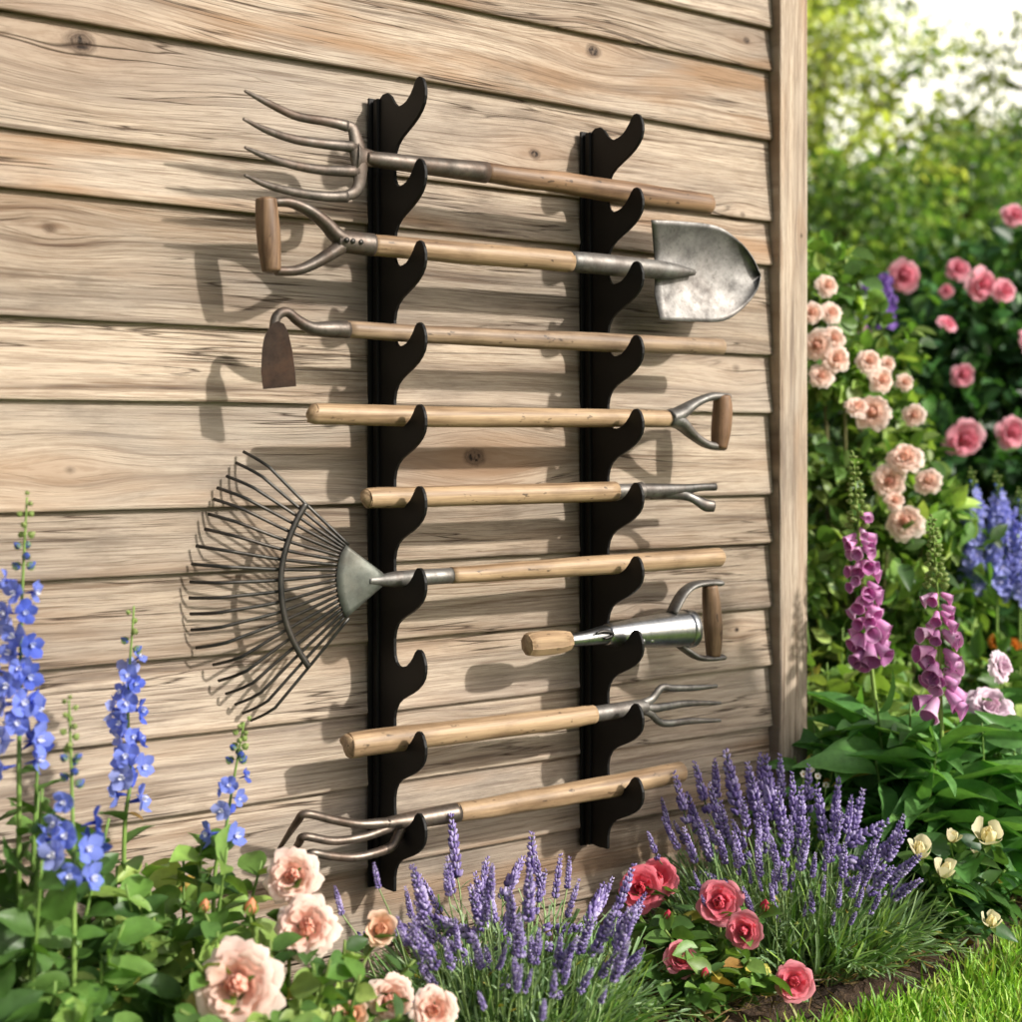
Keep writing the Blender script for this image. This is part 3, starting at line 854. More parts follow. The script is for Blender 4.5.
def rose_mesh(name, seed, c_in, c_mid, c_out, layers=None, open_=1.0):
    r = np.random.default_rng(seed)
    layers = layers or [(3, .13, .78, 1.35, .0), (4, .25, .77, 1.0, .02), (5, .40, .73, .85, .05), (6, .58, .64, .74, .10), (6, .86, .42, .66, .16), (6, 1.0, .22, .62, .18)]
    g = G(); nu, nv = 9, 7
    u = np.linspace(-1, 1, nu)[:, None] * np.ones((1, nv)); v0 = np.ones((nu, 1)) * np.linspace(0, 1, nv)[None, :]
    for li, (n, rt, h, half, curl) in enumerate(layers):
        ph0 = r.random() * 6
        for k in range(n):
            jr = rt * open_ * (1 + r.normal(0, .08)); jh = h * (1 + r.normal(0, .09))
            ph = ph0 + k / n * 2 * PI + r.normal(0, .12)
            v = v0 * (1 - 0.22 * np.abs(u) ** 2.5) * (1 - .05 * np.exp(-(u * 5) ** 2))
            w = half * (0.55 + 0.45 * np.sin(v * PI * .6))
            rad = jr * (0.12 + 0.88 * np.sin(np.clip(v, 0, 1) * PI / 2) ** 0.75)
            if rt < .45: rad = rad * (1 - .72 * v ** 2.5)
            z = jh * v ** (1.15 + .5 * (rt < .5)) - 0.05 * (rt ** 2)
            ed = np.clip((v - .72) / .28, 0, 1)
            rad = rad + curl * ed ** 2 * (1.0); z = z - curl * 1.1 * ed ** 2.2
            rad = rad + 0.045 * np.sin(u * 5 + r.random() * 6) * v ** 2 + 0.10 * rt * np.abs(u) ** 2 * (k % 2 - .3)
            z = z + 0.03 * np.sin(u * 3 + r.random() * 6) * v ** 2
            a = ph + u * w
            P = np.stack([rad * np.cos(a), rad * np.sin(a), z], -1)
            t = np.clip(rt, 0, 1)
            base = (c_in * (1 - t) + c_mid * t) if t < .5 else c_mid * (1 - (t - .5) * 2) + c_out * (t - .5) * 2
            c = base[None, None, :] * (1 - .12 * (1 - v0[..., None])) * (1 + r.normal(0, .05)) + (c_out - base)[None, None, :] * (v0[..., None] ** 3) * .35
            g.add(P.reshape(-1, 3), grid_faces(nu, nv), np.clip(c.reshape(-1, 3), 0, 1))
    # sepals and hip
    gr = lin('#5d7a34')
    scatter(g, T_SMALL, np.zeros((5, 3)), [(math.cos(a), math.sin(a), .1) for a in np.arange(5) * 2 * PI / 5], np.tile((0, 0, 1.), (5, 1)), .6, gr)
    sweep(g, [(0, 0, -.22), (0, 0, -.1), (0, 0, .03)], [.05, .13, .12], None, (1, 0, 0), 8, True, gr)
    me = g.mesh(name); me.materials.append(PETAL)
    return me
RUF = [(4, .15, .78, .9, .03), (5, .27, .77, .7, .05), (6, .40, .74, .58, .09), (7, .54, .67, .52, .13), (8, .70, .55, .48, .18), (9, .86, .38, .46, .22), (9, 1.0, .16, .44, .22)]
PEACH = [rose_mesh('flower', s, lin('#f7bba2'), lin('#fad0be'), lin('#fde8de'), RUF) for s in (1, 2, 3)]
PEACHCUP = [rose_mesh('flower', s, lin('#f0b088'), lin('#f6caa8'), lin('#fae0cc'), [(3, .12, .8, 1.35, 0), (4, .27, .85, 1.0, .02), (5, .42, .82, .85, .04), (6, .60, .74, .74, .09), (5, .74, .5, .66, .14)]) for s in (4, 5)]
CORAL = [rose_mesh('flower', s, lin('#e4506a'), lin('#ec7489'), lin('#f6a4b0'), [(3, .12, .78, 1.35, .0), (4, .24, .77, 1.05, .02), (5, .38, .73, .9, .04), (6, .54, .66, .8, .07), (6, .74, .52, .7, .12), (6, .90, .34, .66, .16)]) for s in (6, 7, 8)]
REDC = [rose_mesh('flower', 14, lin('#d83a50'), lin('#e4566a'), lin('#ef8694'))]
PINK = [rose_mesh('flower', s, lin('#e4708c'), lin('#ec8fa6'), lin('#f6bcc8')) for s in (9, 10)]
MAGENTA = [rose_mesh('flower', 11, lin('#b0488f'), lin('#c468a8'), lin('#d898c4'))]
BLUSH = [rose_mesh('flower', s, lin('#f3bea4'), lin('#f8d8c6'), lin('#fcece2'), RUF) for s in (12, 13)]
LILAC = [rose_mesh('flower', 16, lin('#e0b4d0'), lin('#ead0e2'), lin('#f4e6f0'), RUF)]
HEADCOL = {}

def bud_mesh(c1, c2):
    g = G()
    sweep(g, [(0, 0, z) for z in np.linspace(0, 1, 9)], [.12, .26, .34, .37, .36, .31, .23, .13, .03], None, (1, 0, 0), 10, True, c1)
    scatter(g, T_SMALL, [(.3 * math.cos(a), .3 * math.sin(a), 0.02) for a in np.arange(5) * 1.2566], [(.12 * math.cos(a), .12 * math.sin(a), 1) for a in np.arange(5) * 1.2566],
            [(math.cos(a), math.sin(a), 0) for a in np.arange(5) * 1.2566], .75, c2)
    me = g.mesh('bud'); me.materials.append(PETAL)
    return me
PEACHBUD = bud_mesh(lin('#eda67c'), lin('#7d9a4a'))
CORALBUD = bud_mesh(lin('#d84a60'), lin('#6d8a44'))
GREENBUD = bud_mesh(lin('#a9b877'), lin('#84a052'))

def stem(g, pts, r0, r1, col, n=6, m=14):
    P = smooth(pts, m)
    sweep(g, P, np.linspace(r0, r1, m), None, (0.13, -0.9, 0.3), n, True, col)
    return P

def foliage_on(rng, g, P, tmpl, n, size, cols, spread=1.0, t0=0.15, droop=0.25, up=0.3, wid=1.0, cam_bias=0.25):
    """n leaves along a stem path P, fanning round it."""
    t = t0 + (1 - t0) * (np.arange(n) + rng.random(n)) / n
    i = np.clip((t * (len(P) - 1)).astype(int), 0, len(P) - 1)
    O = P[i]
    T = unit(np.gradient(P, axis=0))[i]
    az = np.arange(n) * 2.39996 + rng.random() * 6 + rng.normal(0, .4, n)
    out = np.stack([np.cos(az), np.sin(az), np.zeros(n)], -1)
    out = out + cam_bias * np.array([-0.4, -0.9, 0])
    D = unit(out * spread + T * up + np.array([0, 0, 1.0]) * rng.normal(0.05, .35, (n, 1)))
    N = unit(np.array([0, 0, 1.0]) + 0.6 * rng.normal(size=(n, 3)) + 0.3 * np.array([.5, -.7, 0]))
    sz = size * (0.6 + 0.6 * rng.random(n)) * (1.0 - .35 * t)
    c = colmix(rng, cols, n)
    old = rng.random(n) < .035                                     # a few yellowing or browned leaves
    c[old] = colmix(rng, ['#a99a45', '#8a6a38', '#b4ae5c'], int(old.sum()))
    scatter(g, tmpl, O, D, N, sz, c, wid * (0.85 + .3 * rng.random(n)))

GREENS = ['#547835', '#43632d', '#355128', '#648540', '#4d6c3a']
LIGHTG = ['#829c4c', '#9aae60', '#708c46', '#62853f']
DARKG = ['#27452a', '#2f5230', '#38602f', '#203a22', '#45703c']
GREYG = ['#75906a', '#8aa27c', '#5f7c50', '#9ab088', '#547446']

def broad_plant(label, base, height, radius, nst, nl, size, cols, seed, tmpl=T_BROAD, group=None, name='leafy_plant', cat='leafy plant', lean=(0, 0), wid=1.0):
    r = np.random.default_rng(seed)
    t = thing(name, label, cat, base, group)
    gs, gf = G(), G()
    for k in range(nst):
        a = k * 2.4 + r.random() * .5; rr = radius * math.sqrt((k + .5) / nst)
        h = height * (1 - .35 * (rr / radius) ** 2) * (0.85 + .25 * r.random())
        tip = np.asarray(base) + np.array([rr * math.cos(a) + lean[0] * h, rr * math.sin(a) + lean[1] * h, h])
        b = np.asarray(base) + np.array([rr * .35 * math.cos(a), rr * .35 * math.sin(a), 0])
        P = stem(gs, [b, b * .5 + tip * .5 + np.array([0, 0, h * .1]), tip], .0042, .002, lin('#5f7a3a'))
        foliage_on(r, gf, P, tmpl, nl, size, cols, wid=wid)
    gs.build('stem', STEM, t); gf.build('foliage', LEAF, t)
    return t

# ---- delphiniums
def delph_flower(seed, c1, c2, cw):
    r = np.random.default_rng(seed); g = G()
    tp = leaf_template(6, .42, .62, -.15, -.18, .6, .08, 5)
    for k in range(5):
        a = k * 2 * PI / 5 + r.normal(0, .1)
        d = (math.cos(a), math.sin(a), .25 + r.normal(0, .1))
        scatter(g, tp, [(0, 0, 0)], [d], [(0, 0, 1.)], .62 * (1 + r.normal(0, .08)), (c1 * (1 - r.random() * .5) + c2 * .4)[None, :])
    for k in range(4):
        a = k * PI / 2 + .4
        scatter(g, T_SMALL, [(0, 0, .05)], [(math.cos(a) * .6, math.sin(a) * .6, .8)], [(math.cos(a), math.sin(a), -.4)], .26, cw[None, :])
    sweep(g, [(0, 0, .05), (0, 0, -.2), (.05, 0, -.55)], [.09, .07, .02], None, (1, 0, 0), 6, True, c1)
    me = g.mesh('flower'); me.materials.append(PETAL)
    return me
DB = [delph_flower(s, lin('#5466c6'), lin('#a0b0f0'), lin('#e9ecf5')) for s in (21, 22, 23)] + [delph_flower(24, lin('#3a4ab0'), lin('#6a82da'), lin('#c9d2ee')), delph_flower(25, lin('#7f8cd8'), lin('#bcc6f4'), lin('#f2f3f8'))]
DBUD = bud_mesh(lin('#5a70c4'), lin('#7f9a5a'))
def delphinium(label, pts, depth, fl, seed, buds=14, fsize=.021, wide=.02, group='blue delphiniums by the shed wall', leaves=10, meshes=None, flname='flower', budmesh=None, nflow=None):
    """pts: stem pixels from low to top; fl: (t0, t1) flowering stretch along the stem."""
    r = np.random.default_rng(seed)
    P0 = [PD(a, b, depth) for a, b in pts]
    base = P0[0].copy(); base[2] = 0.02
    root = thing('delphinium', label, 'delphinium', base, group)
    gs = G(); P = stem(gs, [base] + P0, .0042, .0014, lin('#6a8440'), m=40)
    gs.build('stem', STEM, root)
    # parametrise over the pixel-defined stretch
    zs = P[:, 2]
    z0, z1 = P0[0][2], P0[-1][2]
    def at(t):
        z = z0 + (z1 - z0) * t
        i = int(np.argmin(np.abs(zs - z))); return P[i]
    length = (fl[1] - fl[0]) * (z1 - z0)
    nf = nflow or int(length / .0088)
    for k in range(nf):
        tt = fl[0] + (fl[1] - fl[0]) * (k + r.random() * .6) / nf
        a = k * 2.4 + r.normal(0, .3)
        taper = 1.0 - .35 * (k / nf)
        d = unit([math.cos(a) - .35, math.sin(a) - .55, .15 + r.normal(0, .15)])
        p = at(tt) + d * wide * taper * (0.6 + .75 * r.random())
        if r.random() < .12: continue
        place((meshes or DB)[k % len(meshes or DB)], flname, root, mat_zdir(p, d, fsize * taper * (0.85 + .3 * r.random()), r.random() * 6))
    for k in range(buds):
        tt = fl[1] + (1 - fl[1]) * (k + .5) / buds
        a = k * 2.4; d = unit([math.cos(a), math.sin(a), .7])
        s = .014 * (1 - .55 * k / buds)
        place(budmesh or (DBUD if k < buds * .35 else GREENBUD), 'bud', root, mat_zdir(at(min(1, tt)) + d * .006, d, s, 0))
    if leaves:
        gl = G(); n0 = int(np.argmin(np.abs(zs - (z0 + (z1 - z0) * fl[0]))))
        foliage_on(r, gl, P[:max(4, n0)], T_OVATE, leaves, .075, GREENS, t0=.25)
        gl.build('foliage', LEAF, root)
    return root
delphinium('tallest blue delphinium, partly cut off at the edge, with a green bud tip', [(19, 790), (20, 700), (22, 600), (27, 497)], 1.86, (0.06, .72), 31, 12, .039, .026)
delphinium('deep blue delphinium on a dark stem left of the rake tines', [(124, 850), (130, 780), (128, 700), (134, 606)], 1.96, (.20, .78), 32, 5, .036, .021)
delphinium('short delphinium with pale green bud spire above scattered blue flowers', [(74, 900), (73, 830), (71, 760), (69, 700)], 1.80, (.05, .55), 33, 16, .038, .030, nflow=13)
delphinium('small delphinium with few blue flowers below the rake tips', [(214, 890), (224, 840), (232, 790), (244, 722)], 1.98, (.28, .72), 34, 14, .032, .019, nflow=9)

# ---- left leafy mass
LG = 'broad leaved green plants in the near bed'
specs = [
    ('dark leafy plant below the tallest delphinium', 15, 1.86, .52, .17, 11, 16, .080, GREENS),
    ('leafy plant with wide green leaves around the short delphinium', 100, 1.92, .34, .15, 11, 16, .080, GREENS + LIGHTG[:2]),
    ('yellow green leafy plant under the small delphinium', 185, 1.95, .40, .14, 10, 16, .080, LIGHTG + GREENS[:2]),
    ('low dark green leafy plant beside the largest peach rose', 140, 1.86, .26, .14, 10, 16, .080, GREENS),
    ('low leafy plant at the very corner of the bed', 30, 1.72, .30, .14, 10, 16, .080, GREENS + LIGHTG[:1])]
for i, (lb, px, dp, h, rad, ns, nl, sz, cs) in enumerate(specs):
    broad_plant(lb, GD(px, dp), h, rad, ns, nl, sz, cs, 40 + i, group=LG)
broad_plant('leafy plant spilling past the frame beside the tallest delphinium', GD(-90, 1.8), .36, .16, 10, 12, .085, GREENS, 47, group=LG)

# ---- rose bushes
def rose_bush(label, base, roses, seed, leafsize, cols, fill, name='rose_bush', group=None, leaves=12, buds=(), stemcol='#5f7236', budmesh=None, facing=(-.35, -.8, .45)):
    """roses: (px, py, depth, diameter px, meshes); fill: extra leafy shoots (px, py, depth)."""
    r = np.random.default_rng(seed)
    root = thing(name, label, 'rose bush', base, group)
    gs, gf = G(), G()
    tips = []
    for (px, py, dp, dia, ms) in roses:
        p = PD(px, py, dp)
        rad = dia * .5 * dp / F
        f = unit(np.array(facing) + r.normal(0, .22, 3))
        k = r.integers(0, len(ms))
        place(ms[k], 'flower', root, mat_zdir(p - f * rad * .45, f, rad, r.random() * 6))
        tips.append(p - f * rad * .6)
    for (px, py, dp, l) in buds:
        p = PD(px, py, dp); d = unit([r.normal(0, .2), -.2, 1])
        place(budmesh or PEACHBUD, 'bud', root, mat_zdir(p - d * l * .5 * dp / F, d, l * dp / F, 0))
        tips.append(p - d * l * .5 * dp / F)
    nro = len(tips)
    tips += [PD(*f) for f in fill]
    for i, tp in enumerate(tips):
        b = np.asarray(base) + np.array([r.normal(0, .03), r.normal(0, .03), 0])
        mid = b * .45 + tp * .55 + np.array([0, 0, .06 * np.linalg.norm(tp - b)])
        P = stem(gs, [b, mid, tp], .004, .0022, lin(stemcol), m=18)
        foliage_on(r, gf, P, T_ROSE, leaves, leafsize, cols, t0=.2)
    gs.build('stem', STEM, root); gf.build('foliage', LEAF, root)
    return root
rose_bush('peach pink rose bush with large ruffled blooms beside the lavender', GD(300, 1.86),
          [(292, 876, 1.92, 50, PEACH), (306, 926, 1.88, 58, PEACH), (235, 986, 1.77, 80, PEACH), (381, 929, 1.95, 42, PEACHCUP), (391, 1002, 1.9, 46, PEACH), (434, 1010, 1.86, 44, PEACH), (350, 1014, 1.86, 42, PEACHCUP)],
          51, .06, GREENS + LIGHTG[:2], [(330, 960, 1.8), (270, 940, 1.86), (360, 975, 1.8), (415, 960, 1.95), (300, 1000, 1.75), (195, 960, 1.78), (345, 940, 1.92), (180, 1010, 1.7), (265, 1015, 1.7), (400, 1015, 1.78), (330, 1015, 1.72)],
          leaves=15, buds=[(251, 906, 1.9, 18), (205, 905, 1.88, 14)], facing=(-.42, -.85, .25))
rose_bush('coral red rose bush with six blooms between the two lavender clumps', GD(700, 2.32),
          [(640, 887, 2.38, 40, REDC), (658, 876, 2.40, 36, REDC), (719, 902, 2.30, 46, CORAL), (743, 931, 2.26, 38, CORAL), (682, 957, 2.20, 36, CORAL), (795, 982, 2.22, 40, CORAL)],
          52, .062, GREENS + LIGHTG[2:], [(640, 920, 2.3), (665, 930, 2.25), (700, 945, 2.2), (640, 960, 2.22), (720, 970, 2.15), (750, 960, 2.2), (770, 975, 2.2), (660, 985, 2.15), (700, 990, 2.12), (690, 915, 2.35), (745, 990, 2.15), (620, 940, 2.3)],
          leaves=13, buds=[(765, 905, 2.3, 13), (668, 915, 2.28, 12), (705, 972, 2.16, 11)], budmesh=CORALBUD, facing=(-.45, -.8, .4))

# ---- lavender
def lav_spike(seed):
    r = np.random.default_rng(seed); g = G()
    cols = [lin('#a696cc'), lin('#baacdc'), lin('#8b7bb6'), lin('#d2c8ec')]
    zs = list(np.linspace(0, 1, 10) ** 0.92)
    for zi, z in enumerate(zs):
        if seed % 3 == 0 and zi in (1,): continue
        n = 7 if z < .85 else 4
        rad = .125 * (1 - .55 * z ** 2) * (0.85 + .3 * r.random())
        for k in range(n):
            a = k * 2 * PI / n + zi * .6 + r.normal(0, .15)
            d = unit([math.cos(a), math.sin(a), .9])
            p = np.array([rad * .35 * math.cos(a), rad * .35 * math.sin(a), z + r.normal(0, .015)])
            c = cols[r.integers(0, 4)] * (1 + r.normal(0, .1))
            sweep(g, [p, p + d * rad * .55, p + d * rad * 1.15], [rad * .26, rad * .42, rad * .15], None, (0.2, .3, 1), 5, True, np.clip(c, 0, 1))
    sweep(g, [(0, 0, -.05), (0, 0, .95)], [.025, .018], None, (1, 0, 0), 5, True, lin('#6c7a5a'))
    me = g.mesh('flower_spike'); me.materials.append(PETAL)
    return me
LS = [lav_spike(s) for s in (61, 62, 63, 64)]
def lavender(label, base, tips, seed, nblade, rad, bl, group='lavender clumps'):
    r = np.random.default_rng(seed)
    root = thing('lavender_plant', label, 'lavender', base, group)
    gs, gf = G(), G()
    base = np.asarray(base)
    for (p, ln) in tips:
        ptop = p
        b = base + np.array([(p[0] - base[0]) * .62 + r.normal(0, .015), (p[1] - base[1]) * .62 + r.normal(0, .015), 0.02 - base[2]])
        d0 = unit(p - b)
        mid = b * .5 + p * .5 + np.array([0, 0, .03])
        P = stem(gs, [b, mid, p - d0 * ln * .95], .0016, .0011, lin('#7f9460') * (0.8 + .4 * r.random()), n=5, m=9)
        d = unit(unit(P[-1] - P[-3]) + np.array([0, 0, .9]) + r.normal(0, .09, 3))
        p = P[-1]
        foliage_on(r, gf, P[:7], T_SPRIG, 9, .032, GREYG, t0=.0, up=1.2)
        m = mat_zdir(p, d, ln, r.random() * 6)
        m = m @ Matrix.Diagonal((.62 + .28 * r.random(),) * 2 + (1, 1))
        place(LS[r.integers(0, 4)], 'flower_spike', root, m)
    for k in range(150):                                            # leafy side shoots of the cushion
        a = r.random() * 2 * PI; q = math.sqrt(r.random())
        b = base + np.array([rad * .35 * q * math.cos(a), rad * .35 * q * math.sin(a), .015])
        tp = base + np.array([rad * .95 * q * math.cos(a), rad * .95 * q * math.sin(a), bl * (1.25 - .75 * q * q) * (.8 + .4 * r.random())])
        P = stem(gs, [b, b * .5 + tp * .5 + np.array([0, 0, .025]), tp], .0013, .0008, lin('#7f9460'), n=4, m=10)
        foliage_on(r, gf, P, T_SPRIG, 20, .036, GREYG + GREENS[:1], t0=.15, up=1.3)
    n = nblade
    a = r.random(n) * 2 * PI; q = np.sqrt(r.random(n))
    hh = r.random(n) * (1 - .6 * q ** 2)
    O = base + np.stack([rad * (.35 + .4 * hh) * q * np.cos(a), rad * (.35 + .4 * hh) * q * np.sin(a), .01 + .09 * hh], -1)
    D = np.stack([np.cos(a) * q * 1.0, np.sin(a) * q * 1.0, 0.75 + .5 * r.random(n)], -1) + r.normal(0, .22, (n, 3))
    N = rdir(r, n)
    scatter(gf, T_BLADE, O, D, N, bl * (0.5 + .7 * r.random(n)), colmix(r, GREYG + GREENS[:1] + LIGHTG[:1], n, .2), 1.0)
    gs.build('stem', STEM, root); gf.build('foliage', LEAF, root)
    return root
r = np.random.default_rng(71)
t1 = []
extra = [(398 + 240 * r.random(), 872 + 120 * r.random(), 2.0 + .3 * r.random(), 30 + 26 * r.random()) for _ in range(46)]
for (px, py, dp, l) in [(412, 900, 2.18, 62), (372, 878, 2.05, 26), (332, 905, 2.02, 30), (452, 848, 2.28, 58), (466, 905, 2.15, 70), (430, 895, 2.25, 40), (441, 915, 2.2, 46), (484, 880, 2.3, 30), (505, 870, 2.3, 56), (515, 905, 2.2, 78),
                        (532, 862, 2.3, 52), (548, 905, 2.22, 52), (556, 878, 2.3, 40), (574, 900, 2.25, 36), (592, 897, 2.28, 52), (584, 935, 2.2, 44), (600, 940, 2.2, 40), (617, 920, 2.25, 42), (628, 940, 2.2, 40), (538, 950, 2.1, 46),
                        (475, 955, 2.08, 42), (500, 960, 2.08, 34), (560, 955, 2.12, 40), (610, 965, 2.14, 40), (632, 965, 2.2, 36), (445, 960, 2.06, 36), (520, 985, 2.0, 34), (482, 1005, 2.0, 26), (556, 990, 2.05, 36), (590, 985, 2.08, 36), (420, 925, 2.1, 44), (495, 915, 2.3, 40), (530, 925, 2.2, 44), (605, 895, 2.34, 36), (570, 975, 2.1, 30), (455, 935, 2.15, 34), (398, 935, 2.1, 34), (545, 1015, 1.98, 30), (606, 1000, 2.08, 30), (515, 940, 2.15, 38)] + extra:
    dp -= .13 * (py > 925)
    t1.append((PD(px, py - l * .5, dp), l * dp / F))
lavender('lavender clump beside the peach roses, its spikes in front of the lower boards', GD(515, 2.17), t1, 72, 1500, .32, .115)
t2 = []
extra = [(672 + 225 * r.random(), 812 + 85 * r.random(), 2.42 + .2 * r.random(), 24 + 18 * r.random()) for _ in range(34)] + [(700 + 190 * r.random(), 868 + 60 * r.random(), 2.36 + .08 * r.random(), 18 + 12 * r.random()) for _ in range(18)]
for (px, py, dp, l) in [(678, 800, 2.55, 50), (696, 790, 2.6, 50), (712, 808, 2.55, 44), (728, 785, 2.6, 60), (722, 825, 2.5, 40), (755, 800, 2.55, 56), (770, 790, 2.6, 60), (782, 815, 2.5, 50), (792, 800, 2.55, 50), (800, 815, 2.5, 50), (822, 815, 2.55, 52), (832, 835, 2.5, 48), (846, 825, 2.5, 60), (856, 835, 2.5, 60), (868, 848, 2.5, 40), (880, 845, 2.5, 46), (892, 850, 2.52, 52), (900, 865, 2.5, 46), (906, 885, 2.45, 44), (884, 880, 2.42, 46), (872, 862, 2.45, 36), (760, 865, 2.4, 40), (858, 890, 2.38, 32), (824, 890, 2.38, 26), (806, 855, 2.42, 46), (740, 840, 2.5, 40), (700, 840, 2.5, 40), (684, 850, 2.48, 36), (668, 835, 2.52, 34), (660, 815, 2.58, 30), (765, 830, 2.5, 50), (746, 790, 2.62, 46), (712, 780, 2.64, 36), (836, 805, 2.6, 48), (810, 790, 2.64, 44), (862, 815, 2.6, 44), (816, 870, 2.4, 30), (775, 870, 2.4, 34), (735, 865, 2.42, 30), (895, 835, 2.58, 40), (648, 850, 2.5, 30), (786, 850, 2.46, 40), (843, 865, 2.42, 36), (720, 850, 2.46, 34), (688, 815, 2.58, 40), (758, 780, 2.66, 46), (781, 778, 2.66, 40)] + extra:
    dp -= .10 * (py > 848)
    t2.append((PD(px, py - l * .5, dp), l * dp / F))
lavender('large lavender clump spreading in a fan at the foot of the corner post', GD(795, 2.53), t2, 73, 1500, .36, .13)

# ---- cream flowered plant
CR = [rose_mesh('flower', s_, lin('#f0e6b0'), lin('#f6f0c8'), lin('#faf6de'), [(3, .2, .9, 1.2, 0), (3, .40, 1.0, 1.0, 0), (3, .56, .95, .95, .04)]) for s_ in (81, 82)]
def flowering(label, name, cat, base, flowers, seed, leafsize, cols, fill, tmpl=T_OVATE, leaves=10, group=None, facing=(-.4, -.8, .4), flname='flower'):
    r = np.random.default_rng(seed)
    root = thing(name, label, cat, base, group)
    gs, gf = G(), G(); tips = []
    for (px, py, dp, dia, ms) in flowers:
        p = PD(px, py, dp); rad = dia * .5 * dp / F
        f = unit(np.array(facing) + r.normal(0, .25, 3))
        place(ms[r.integers(0, len(ms))], flname, root, mat_zdir(p - f * rad * .3, f, rad, r.random() * 6))
        tips.append(p - f * rad * .35)
    tips += [PD(*f) for f in fill]
    for tp in tips:
        b = np.asarray(base) + np.array([r.normal(0, .03), r.normal(0, .03), 0])
        P = stem(gs, [b, b * .5 + tp * .5 + np.array([0, 0, .06 * np.linalg.norm(tp - b)]), tp], .0032, .0016, lin('#6a8440'), m=16)
        foliage_on(r, gf, P, tmpl, leaves, leafsize, cols, t0=.2)
    gs.build('stem', STEM, root); gf.build('foliage', LEAF, root)
    return root
flowering('low plant with cream white two petalled flowers at the lawn edge', 'cream_flower_plant', 'flowering plant', GD(950, 2.66),
          [(988, 836, 2.46, 50, CR), (952, 838, 2.46, 28, CR), (920, 852, 2.46, 42, CR), (944, 872, 2.44, 38, CR), (991, 922, 2.42, 34, CR), (975, 850, 2.62, 20, CR)],
          83, .085, DARKG + GREENS, [(930, 890, 2.55), (960, 880, 2.55), (985, 880, 2.55), (1005, 870, 2.6), (915, 900, 2.6), (960, 915, 2.5), (1015, 900, 2.6), (1000, 850, 2.65), (940, 860, 2.7), (1030, 880, 2.6)], leaves=10, facing=(-.25, -.45, .8))

# ---- foxgloves
def bell(seed, c1, c2, ci):
    r = np.random.default_rng(seed); g = G()
    prof = [(0, .10), (.08, .16), (.25, .22), (.5, .27), (.75, .31), (.9, .36), (1.0, .46)]
    n = 12; vs, cs = [], []
    for i, (z, rad) in enumerate(prof):
        for k in range(n):
            a = k * 2 * PI / n
            lip = 1 + (.18 * math.cos(a) if i >= 5 else 0) + (.06 * math.cos(5 * a) if i == 6 else 0)
            vs.append((rad * lip * math.cos(a), rad * lip * math.sin(a), z + (.10 * math.cos(a) if i == 6 else 0)))
            cs.append(c1 * (1 - z) + c2 * z)
    i, j = np.meshgrid(np.arange(len(prof) - 1), np.arange(n), indexing='ij')
    a = i * n + j; b = i * n + (j + 1) % n
    f = np.stack([a, b, b + n, a + n], -1).reshape(-1, 4)
    g.add(vs, f, np.array(cs))
    vi = np.array(vs) * np.array([.93, .93, 1.0]); vi[:, 2] += .004
    ci_ = np.array([ci * (1 - v[2] * .3) for v in vs])
    g.add(vi[n:], (f[n:] - n)[:, ::-1], np.clip(ci_[n:], 0, 1))
    scatter(g, T_SMALL, [(0, 0, 0)] * 4, [(math.cos(k * 1.57), math.sin(k * 1.57), .3) for k in range(4)], [(0, 0, 1.)] * 4, .28, lin('#8aa050'))
    me = g.mesh('bell_flower'); me.materials.append(PETAL); return me
BELLS = [bell(91, lin('#f2a0e0'), lin('#fdcdf2'), lin('#e692d4')), bell(92, lin('#ee9ede'), lin('#f8c8f0'), lin('#da90ce')), bell(93, lin('#f8c0ee'), lin('#fde2f8'), lin('#eeb2e2'))]
